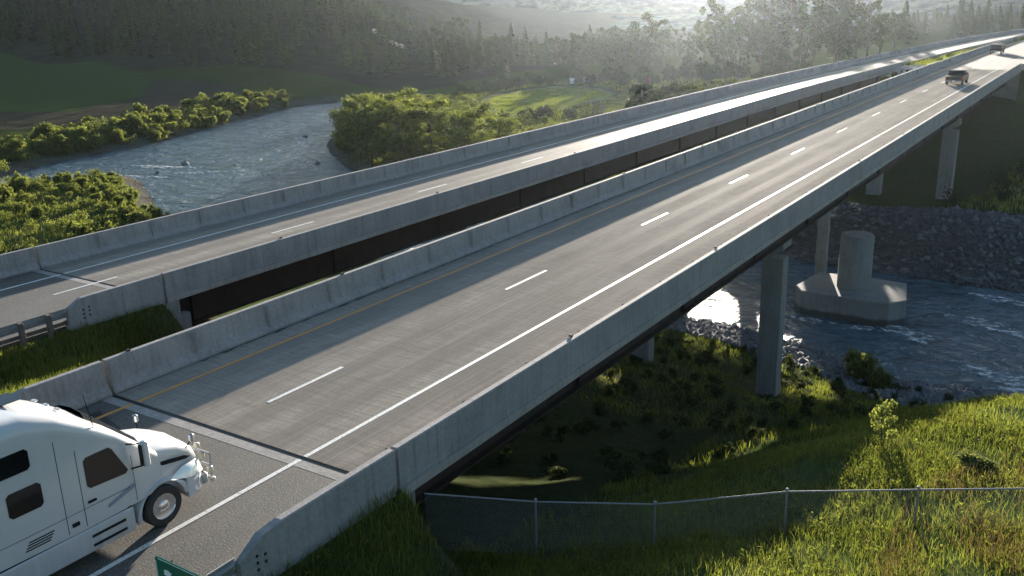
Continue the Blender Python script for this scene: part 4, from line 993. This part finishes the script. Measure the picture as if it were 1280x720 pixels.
# ------------------------------------------------------------------ semi truck
def build_truck():
    T = empty('semi_truck', (1.96, 10.46, 0)); tag(T, 'white semi truck tractor with tall sleeper cab in the near right lane', 'truck')
    HW = 1.085
    def sec(y, hw, zb, zt, rr=.3, crown=.06, n=7):
        p = [(hw, y, zb)]
        for i in range(n+1):
            a = math.pi/2*i/n; p.append((hw-rr+rr*math.cos(a)**.8 if i < n else hw-rr, y, zt-rr*.9+rr*.9*math.sin(a)**.9))
        p.append((0, y, zt+crown))
        return p+[(-x, yy, z) for x, yy, z in reversed(p[:-1])]
    b = MB()
    b.loft([sec(-5.3, 1.02, .95, 3.5, .3), sec(-5.1, HW, .9, 3.56, .36), sec(-3.6, HW, .88, 3.60, .38), sec(-2.6, HW, .86, 3.56, .42), sec(-2.0, HW, .85, 3.38, .46), sec(-1.5, HW, .85, 3.10, .46), sec(-1.15, HW-.01, .85, 2.84, .42),
            sec(-.85, HW-.02, .85, 2.60, .34), sec(-.45, HW-.05, .85, 2.22, .3), sec(-.1, HW-.10, .85, 1.88, .25), sec(.12, HW-.16, .85, 1.66, .2)], M['twhite'])
    b.build('cab', T, smooth=True)
    b = MB()
    b.loft([sec(-.02, .93, .7, 1.76, .3, .05), sec(.25, .90, .7, 1.72, .32, .05), sec(.65, .84, .62, 1.62, .34, .05), sec(.95, .78, .6, 1.48, .34, .05), sec(1.15, .72, .6, 1.28, .3, .04), sec(1.24, .66, .6, 1.05, .2, .03)], M['twhite'])
    b.build('hood', T, smooth=True)
    for s in (-1, 1):
        b = MB(); secs = []
        for i in range(13):
            a = math.pi*(-.04+1.0*i/12); y = -.64*math.cos(a)*(1.0 if a < 1.6 else 1.18); z = .42+.62*math.sin(a)
            ri = .56; yi = -ri*math.cos(a); zi = .45+ri*math.sin(a)
            o_ = 1.06*s
            secs.append([(s*.62, yi, zi), (o_, yi, zi), (o_, (y+yi*2)/3, (z+zi*2)/3), (o_-s*.03, y, z-.03), (s*.62, y, z+.10)])
        b.loft(secs, M['twhite']); b.build('fender', T, smooth=True)
        b = MB(); b.loft([[(s*x, y, z) for x, y, z in ((.62, .66, .36), (1.06, .62, .36), (1.06, .62, .86), (.64, .66, 1.12))], [(s*x, y, z) for x, y, z in ((.62, 1.0, .34), (.99, .98, .34), (.98, .98, .80), (.64, 1.0, 1.04))], [(s*x, y, z) for x, y, z in ((.62, 1.26, .34), (.84, 1.2, .34), (.80, 1.16, .74), (.60, 1.2, .9))]], M['twhite']); b.build('bumper_corner', T, smooth=True)
        # headlight: swept back lens
        b = MB(); b.loft([[(s*1.052, .28, .98), (s*1.058, .30, .95), (s*1.03, .30, 1.02)], [(s*1.045, .62, 1.0), (s*1.072, .64, .84), (s*.96, .62, 1.10)], [(s*1.00, .92, .97), (s*1.03, .95, .76), (s*.86, .94, 1.06)], [(s*.82, 1.17, .92), (s*.87, 1.2, .74), (s*.74, 1.18, 1.0)]], M['lamp']); b.build('headlight', T, smooth=True)
        # windows
        def pane(nm, y0, y1, z0, z1, sl=0.0, sl2=0.0, mat=M['glass'], out=.012):
            c = .06; q = [(y0+c, z0+sl2), (y1-c, z0), (y1, z0+c), (y1-sl, z1-c), (y1-sl-c, z1), (y0+c, z1), (y0, z1-c), (y0, z0+c+sl2)]
            x0 = s*(HW-.006); b = MB(); b.prism(q, x0, s*(HW+out), mat, 'x'); return b.build(nm, T)
        pane('door_window', -1.62, -.72, 1.62, 2.32, .28, .04)
        pane('sleeper_window', -3.16, -2.5, 1.76, 2.26)
        pane('sleeper_window', -3.3, -2.62, 2.58, 3.0)
        b = MB()
        for (y0, y1, z0, z1) in ((-1.76, -1.75, .92, 2.55), (-.62, -.61, .92, 1.95), (-2.14, -2.13, .92, 2.9), (-5.0, -.6, 1.28, 1.287)): b.box(min(s*HW, s*(HW+.005)), max(s*HW, s*(HW+.005)), y0, y1, z0, z1, M['black'])
        b.build('door_seam', T)
        b = MB(); b.box(min(s*(HW-.01), s*(HW+.03)), max(s*(HW-.01), s*(HW+.03)), -1.66, -1.48, 1.36, 1.41, M['black'], .008); b.build('door_handle', T)
        b = MB(); b.box(min(s*(HW-.01), s*(HW+.03)), max(s*(HW-.01), s*(HW+.03)), -2.05, -1.9, 1.02, 1.10, M['black'], .008); b.build('luggage_latch', T)
        b = MB()
        for q in range(4): b.box(min(s*HW, s*(HW+.012)), max(s*HW, s*(HW+.012)), -3.0+.03*q, -2.5+.03*q, 1.0+.05*q, 1.02+.05*q, M['black'])
        b.build('vent_louvre', T)
        b = MB(); b.prism([(-1.25, 1.06), (-.62, 1.24), (-.62, 1.32), (-1.25, 1.13)], s*HW, s*(HW+.006), M['blue'], 'x'); b.build('door_decal', T)
        b = MB(); b.prism([(-.05, 1.44), (.75, 1.30), (.9, 1.22), (.78, 1.20), (.2, 1.30)], s*.9, s*.912, M['black'], 'x'); b.build('hood_vent', T)
        b = MB(); b.box(min(s*.7, s*(HW+.01)), max(s*.7, s*(HW+.01)), -5.2, -.72, .30, .83, M['twhite'], .03); b.build('side_fairing', T)
        b = MB(); b.box(min(s*.72, s*(HW-.02)), max(s*.72, s*(HW-.02)), -5.1, -.75, .829, .862, M['black']); b.build('fairing_gap', T)
        b = MB()
        for z in (.42, .62): b.box(min(s*(HW-.0), s*(HW+.03)), max(s*(HW-.0), s*(HW+.03)), -1.7, -.95, z, z+.05, M['black'])
        b.build('step', T)
        # mirrors
        b = MB(); b.tube((s*1.02, -.62, 1.62), (s*1.30, -.45, 1.72), .02, .02, M['black'], 6); b.tube((s*1.02, -.66, 2.2), (s*1.30, -.45, 2.2), .02, .02, M['black'], 6)
        b.box(min(s*1.24, s*1.40), max(s*1.24, s*1.40), -.52, -.36, 1.68, 2.26, M['twhite'], .04); mo = b.build('mirror', T)
        b = MB(); b.box(min(s*1.26, s*1.38), max(s*1.26, s*1.38), -.535, -.521, 1.74, 2.2, M['glass']); b.build('mirror_glass', mo)
        b = MB(); b.tube((s*.84, .85, 1.40), (s*.98, .92, 1.62), .014, .014, M['black'], 6); b.box(min(s*.92, s*1.06), max(s*.92, s*1.06), .88, .98, 1.56, 1.76, M['chrome'], .03); b.build('hood_mirror', T)
        # wheels
        for (y, dual) in ((0, 0), (-5.0, 1), (-6.15, 1)):
            w = bpy.data.objects.new('wheel', MB().lathe([(-.13, .30), (-.135, .42), (-.10, .455), (.10, .455), (.135, .42), (.13, .30), (.10, .29)], M['rubber'], 28, 'x').mesh('wheel', True)); link(w, T)
            w.location = (s*(HW-.16), y, .455)
            rim = MB()
            if dual: rim.lathe([(-.02, .29), (0, .27), (-.06*s, .2), (-.06*s, .05)], M['chrome'], 24, 'x')
            rim.lathe([(s*.11, .295), (s*.125, .285), (s*.07, .24), (s*.06, .15), (s*.13, .13), (s*.15, .09), (s*.16, .03)], M['chrome'], 24, 'x')
            rr = bpy.data.objects.new('rim', rim.mesh('rim', True)); link(rr, w)
            hl = MB()
            for q in range(10):
                a = q*.628; hl.tube((s*.06, .2*math.cos(a), .2*math.sin(a)), (s*.085, .2*math.cos(a), .2*math.sin(a)), .018, .014, M['black'], 6)
            link(bpy.data.objects.new('lug_nuts', hl.mesh('lug_nuts')), w)
            if dual:
                w2 = w.copy(); link(w2, T); w2.location = (s*(HW-.46), y, .455)
    b = MB(); b.box(-.42, .42, -7.0, -.6, .5, .85, M['black']); b.build('frame', T)
    b = MB(); b.box(-.52, .52, 1.245, 1.30, .62, 1.12, M['chrome'], .02); b.build('grille', T)
    b = MB(); b.box(-.84, .84, 1.2, 1.36, .32, .60, M['twhite'], .05); b.build('bumper', T)
    g = MB()  # guard added only to carry the glint plates
    for x in (-.5, .5): g.tube((x, 1.42, .35), (x, 1.42, 1.05), .03, .03, M['galv'], 8)
    for z in (.42, .72, 1.02): g.tube((-.86, 1.42, z), (.86, 1.42, z), .028, .028, M['galv'], 8)
    for x in (-.86, .86): g.tube((x, 1.42, .42), (x, 1.42, 1.02), .028, .028, M['galv'], 8)
    go = g.build('added_guard', T, smooth=True)
    for (x, z, sz) in ((.50, 1.16, .055), (.62, .95, .07), (.86, .66, .065), (.92, .42, .05)):
        b = MB(); b.box(x-sz, x+sz, 1.33, 1.44, z-sz*1.1, z+sz*1.1, M['glint'], .02); b.build('bezel_glint', go)  # pale plates added for smeared glints of the sunlit headlight bezel
    b = MB()
    for s in (-1, 0, 1): b.box(s*.4-.07, s*.4+.07, -1.60, -1.52, 3.19, 3.22, M['twhite'], .01)
    b.build('roof_lamps', T)
    b = MB(); b.tube((.95, -1.2, 2.7), (1.02, -1.35, 3.55), .012, .006, M['black'], 5); b.build('antenna', T)
    # windscreen and side lights
    b = MB(); ws = []
    for y, hw, z in ((-1.12, .72, 2.90), (-.80, .80, 2.62), (-.42, .84, 2.24), (-.08, .86, 1.92)): ws.append([(-hw, y-.06, z-.10), (-hw*.5, y+.02, z+.035), (0, y+.04, z+.06), (hw*.5, y+.02, z+.035), (hw, y-.06, z-.10)])
    b.loft(ws, M['glass'], False, False); b.build('windscreen', T, smooth=True)
    b = MB(); b.box(-.26, .26, -2.55, -2.1, 3.60, 3.615, M['glass'], .004); b.build('roof_hatch', T)
    return T
build_truck()

# ------------------------------------------------------------------ distant vehicles
def build_pickup(loc, label, paint, suv=False):
    T = empty('suv' if suv else 'pickup_truck', loc); tag(T, label, 'suv' if suv else 'pickup')
    b = MB(); W = .93
    side = [(-2.6, .42), (-2.6, .98), (-2.55, 1.05), (.9, 1.08), (2.2, 1.0), (2.55, .82), (2.6, .45)]
    b.loft([[(x*W, y, z) for y, z in side] for x in (-1, 1)], M[paint])
    b.build('body', T)
    y0 = -2.45 if suv else -.95
    sec = lambda x, t: [(x, y0+t*.1, 1.06), (x*.99, y0+.16+t*.1, 1.58), (x*.84, y0+.22, 1.66), (x*.84, .35, 1.66), (x*.99, .62-t*.1, 1.52), (x, 1.15, 1.07)]
    b = MB(); b.loft([sec(-W, 0), sec(W, 0)], M[paint]); b.build('cab', T)
    b = MB(); b.loft([[(x, y0-.008, 1.12), (x, y0+.148, 1.53), (x, y0+.17, 1.53), (x, y0+.03, 1.12)] for x in (-.72, .72)], M['glass']); b.build('rear_window', T)
    for s in (-1, 1):
        b = MB(); q = [(y0+.15, 1.12), (y0+.24, 1.50), (.38, 1.50), (.85, 1.12)]; b.prism(q, s*W*.985, s*(W+.008), M['glass'], 'x'); b.build('side_window', T)
        b = MB(); b.box(s*.85-.07, s*.85+.07, -2.63, -2.59, .70, 1.0, M['redlens']); b.build('tail_light', T)
        b = MB(); b.box(min(s*.93, s*1.12), max(s*.93, s*1.12), .55, .68, 1.12, 1.30, M['black'], .02); b.build('mirror', T)
        for y in (-1.65, 1.65):
            w = bpy.data.objects.new('wheel', MB().lathe([(-.12, .2), (-.12, .34), (-.09, .37), (.09, .37), (.12, .34), (.12, .2)], M['rubber'], 18).mesh('wheel', True)); link(w, T); w.location = (s*.84, y, .37)
            link(bpy.data.objects.new('rim', MB().lathe([(s*.10, .21), (s*.122, .2), (s*.09, .05)], M['galv'], 14).mesh('rim')), w)
    b = MB(); b.box(-.88, .88, -2.72, -2.58, .45, .60, M['chrome'], .02); b.build('bumper', T)
    b = MB(); b.box(-.16, .16, -2.735, -2.722, .49, .58, M['signwhite']); b.build('number_plate', T)
    if not suv:
        b = MB(); b.box(-.80, .80, -2.5, -1.0, 1.056, 1.062, M['black']); b.build('bed_cover', T)
        b = MB(); b.box(-.92, .92, -2.62, -2.5, 1.05, 1.075, M['chrome']); b.build('tailgate_cap', T)
    return T
build_pickup((1.75, 125.5, 0), 'dark pickup driving away in the right lane before the far bridge end', 'cardark')
build_pickup((-1.6+shN(190), 191, 0), 'dark SUV farther up the left lane near the top right corner', 'carmaroon', True)

# ------------------------------------------------------------------ signs
t = empty('road_sign', (6.95, 8.02, -1.2)); tag(t, 'green road sign with white border at the bottom left frame edge', 'sign')
def rrect(w, h, c, y, mat, z0=0, x0=0, dy=.012):
    q = []
    for sx, sz, a0 in ((1, 1, 0), (-1, 1, 90), (-1, -1, 180), (1, -1, 270)):
        for k in range(4):
            a = R(a0+30*k); q.append((x0+sx*(w/2-c)+c*math.cos(a), z0+sz*(h/2-c)+c*math.sin(a)))
    return MB().prism(q, y, y+dy, mat)
rrect(1.50, 1.0, .07, 0, M['green'], 2.41, .03, .02).build('sign_panel', t)
b = MB()
for (x0, x1, z0, z1) in ((-.64, .70, 2.872, 2.885), (-.64, .70, 1.935, 1.95), (-.705, -.692, 2.0, 2.82), (.752, .765, 2.0, 2.82)): b.box(x0, x1, -.005, -.001, z0, z1, M['signwhite'])
b.build('sign_border', t)
b = MB(); 
b.prism([(-.50, 2.60), (-.36, 2.60), (-.30, 2.68), (-.40, 2.72), (-.50, 2.70)], -.006, -.002, M['signwhite'])
b.build('sign_mark', t)
for x in (-.45, .5):
    b = MB(); b.box(x-.05, x+.05, .022, .12, -.6, 2.86, M['wood']); b.build('post', t)
t = empty('road_sign', (5.6+shN(330), 330, -1.2)); tag(t, 'small grey sign on posts beyond the two distant vehicles', 'sign')
b = MB(); b.box(-1.6, 1.6, -.04, 0, 3.4, 5.6, M['signgrey']); b.build('sign_panel', t)
for x in (-1, 1):
    b = MB(); b.box(x-.08, x+.08, .003, .15, 0, 5.5, M['wood']); b.build('post', t)

# ------------------------------------------------------------------ park things
def at_g(x, y): return float(ground_z(x, y)[0])
for i, (x, y, rz, lb) in enumerate([(-110, 228, .5, 'white camper parked behind the park lawn, left one of the pair'), (-107, 231, .3, 'white camper parked behind the park lawn, right one of the pair')]):
    t = empty('camper_van', (x, y, at_g(x, y)), rz); t.scale = (.6, .6, .6); tag(t, lb, 'camper', 'white campers behind the lawn')
    b = MB(); b.loft([[(sx, -2.8, .5), (sx, -2.8, 2.6), (sx, -2.5, 2.8), (sx, 2.2, 2.8), (sx, 2.8, 2.2), (sx, 3.0, 1.3), (sx, 3.0, .5)] for sx in (-1.1, 1.1)], M['whitepaint']); b.build('body', t)
    b = MB(); b.box(-1.115, 1.115, -1.8, .8, 1.6, 2.1, M['glass']); b.build('window', t)
    for sx in (-.95, .95):
        for yy in (-1.7, 1.8): b = MB().lathe([(-.12, .2), (-.12, .36), (.12, .36), (.12, .2)], M['rubber'], 14, 'x', (sx, yy, .36)); b.build('wheel', t)
kx, ky = -73.5, 199; t = empty('brown_kiosk', (kx, ky, at_g(kx, ky))); tag(t, 'narrow brown park kiosk on the brownish meadow left of the tall trees', 'kiosk')
b = MB(); b.box(-.45, .45, -.4, .4, -.2, 3.9, M['brown']); b.build('wall', t)
b = MB(); b.prism([(-.6, 3.9), (.6, 3.9), (0, 4.4)], -.55, .55, M['brown']); b.build('roof', t)
for i, (x, y) in enumerate([(-71, 168), (-69.5, 167), (-68, 166), (-69, 168.5)]):
    b = MB(); b.tube((0, 0, -.3), (0, 0, 2.2+.3*(i % 2)), .16, .14, M['wood'], 8); o = b.build('wooden_post'); o.location = (x, y, at_g(x, y)); tag(o, 'dark wooden post in the small cluster just behind the farther parapet', 'post', 'dark posts behind the farther parapet')

# ------------------------------------------------------------------ valley haze
hz = MB().box(-3000, 3000, -1800, 3600, -17.5, 140, None)
mh = bpy.data.materials.new('haze'); mh.use_nodes = True; n = mh.node_tree.nodes; n.remove(n['Principled BSDF'])
pv = n.new('ShaderNodeVolumePrincipled'); pv.inputs['Color'].default_value = (.78, .89, 1.0, 1); pv.inputs['Density'].default_value = .000032; pv.inputs['Anisotropy'].default_value = .80
mh.node_tree.links.new(pv.outputs[0], n['Material Output'].inputs['Volume'])
me = bpy.data.meshes.new('haze'); me.from_pydata(hz.v, [], hz.f); me.materials.append(mh)
haze = link(bpy.data.objects.new('haze', me)); tag(haze, 'thin sunlit valley haze', kind='stuff')
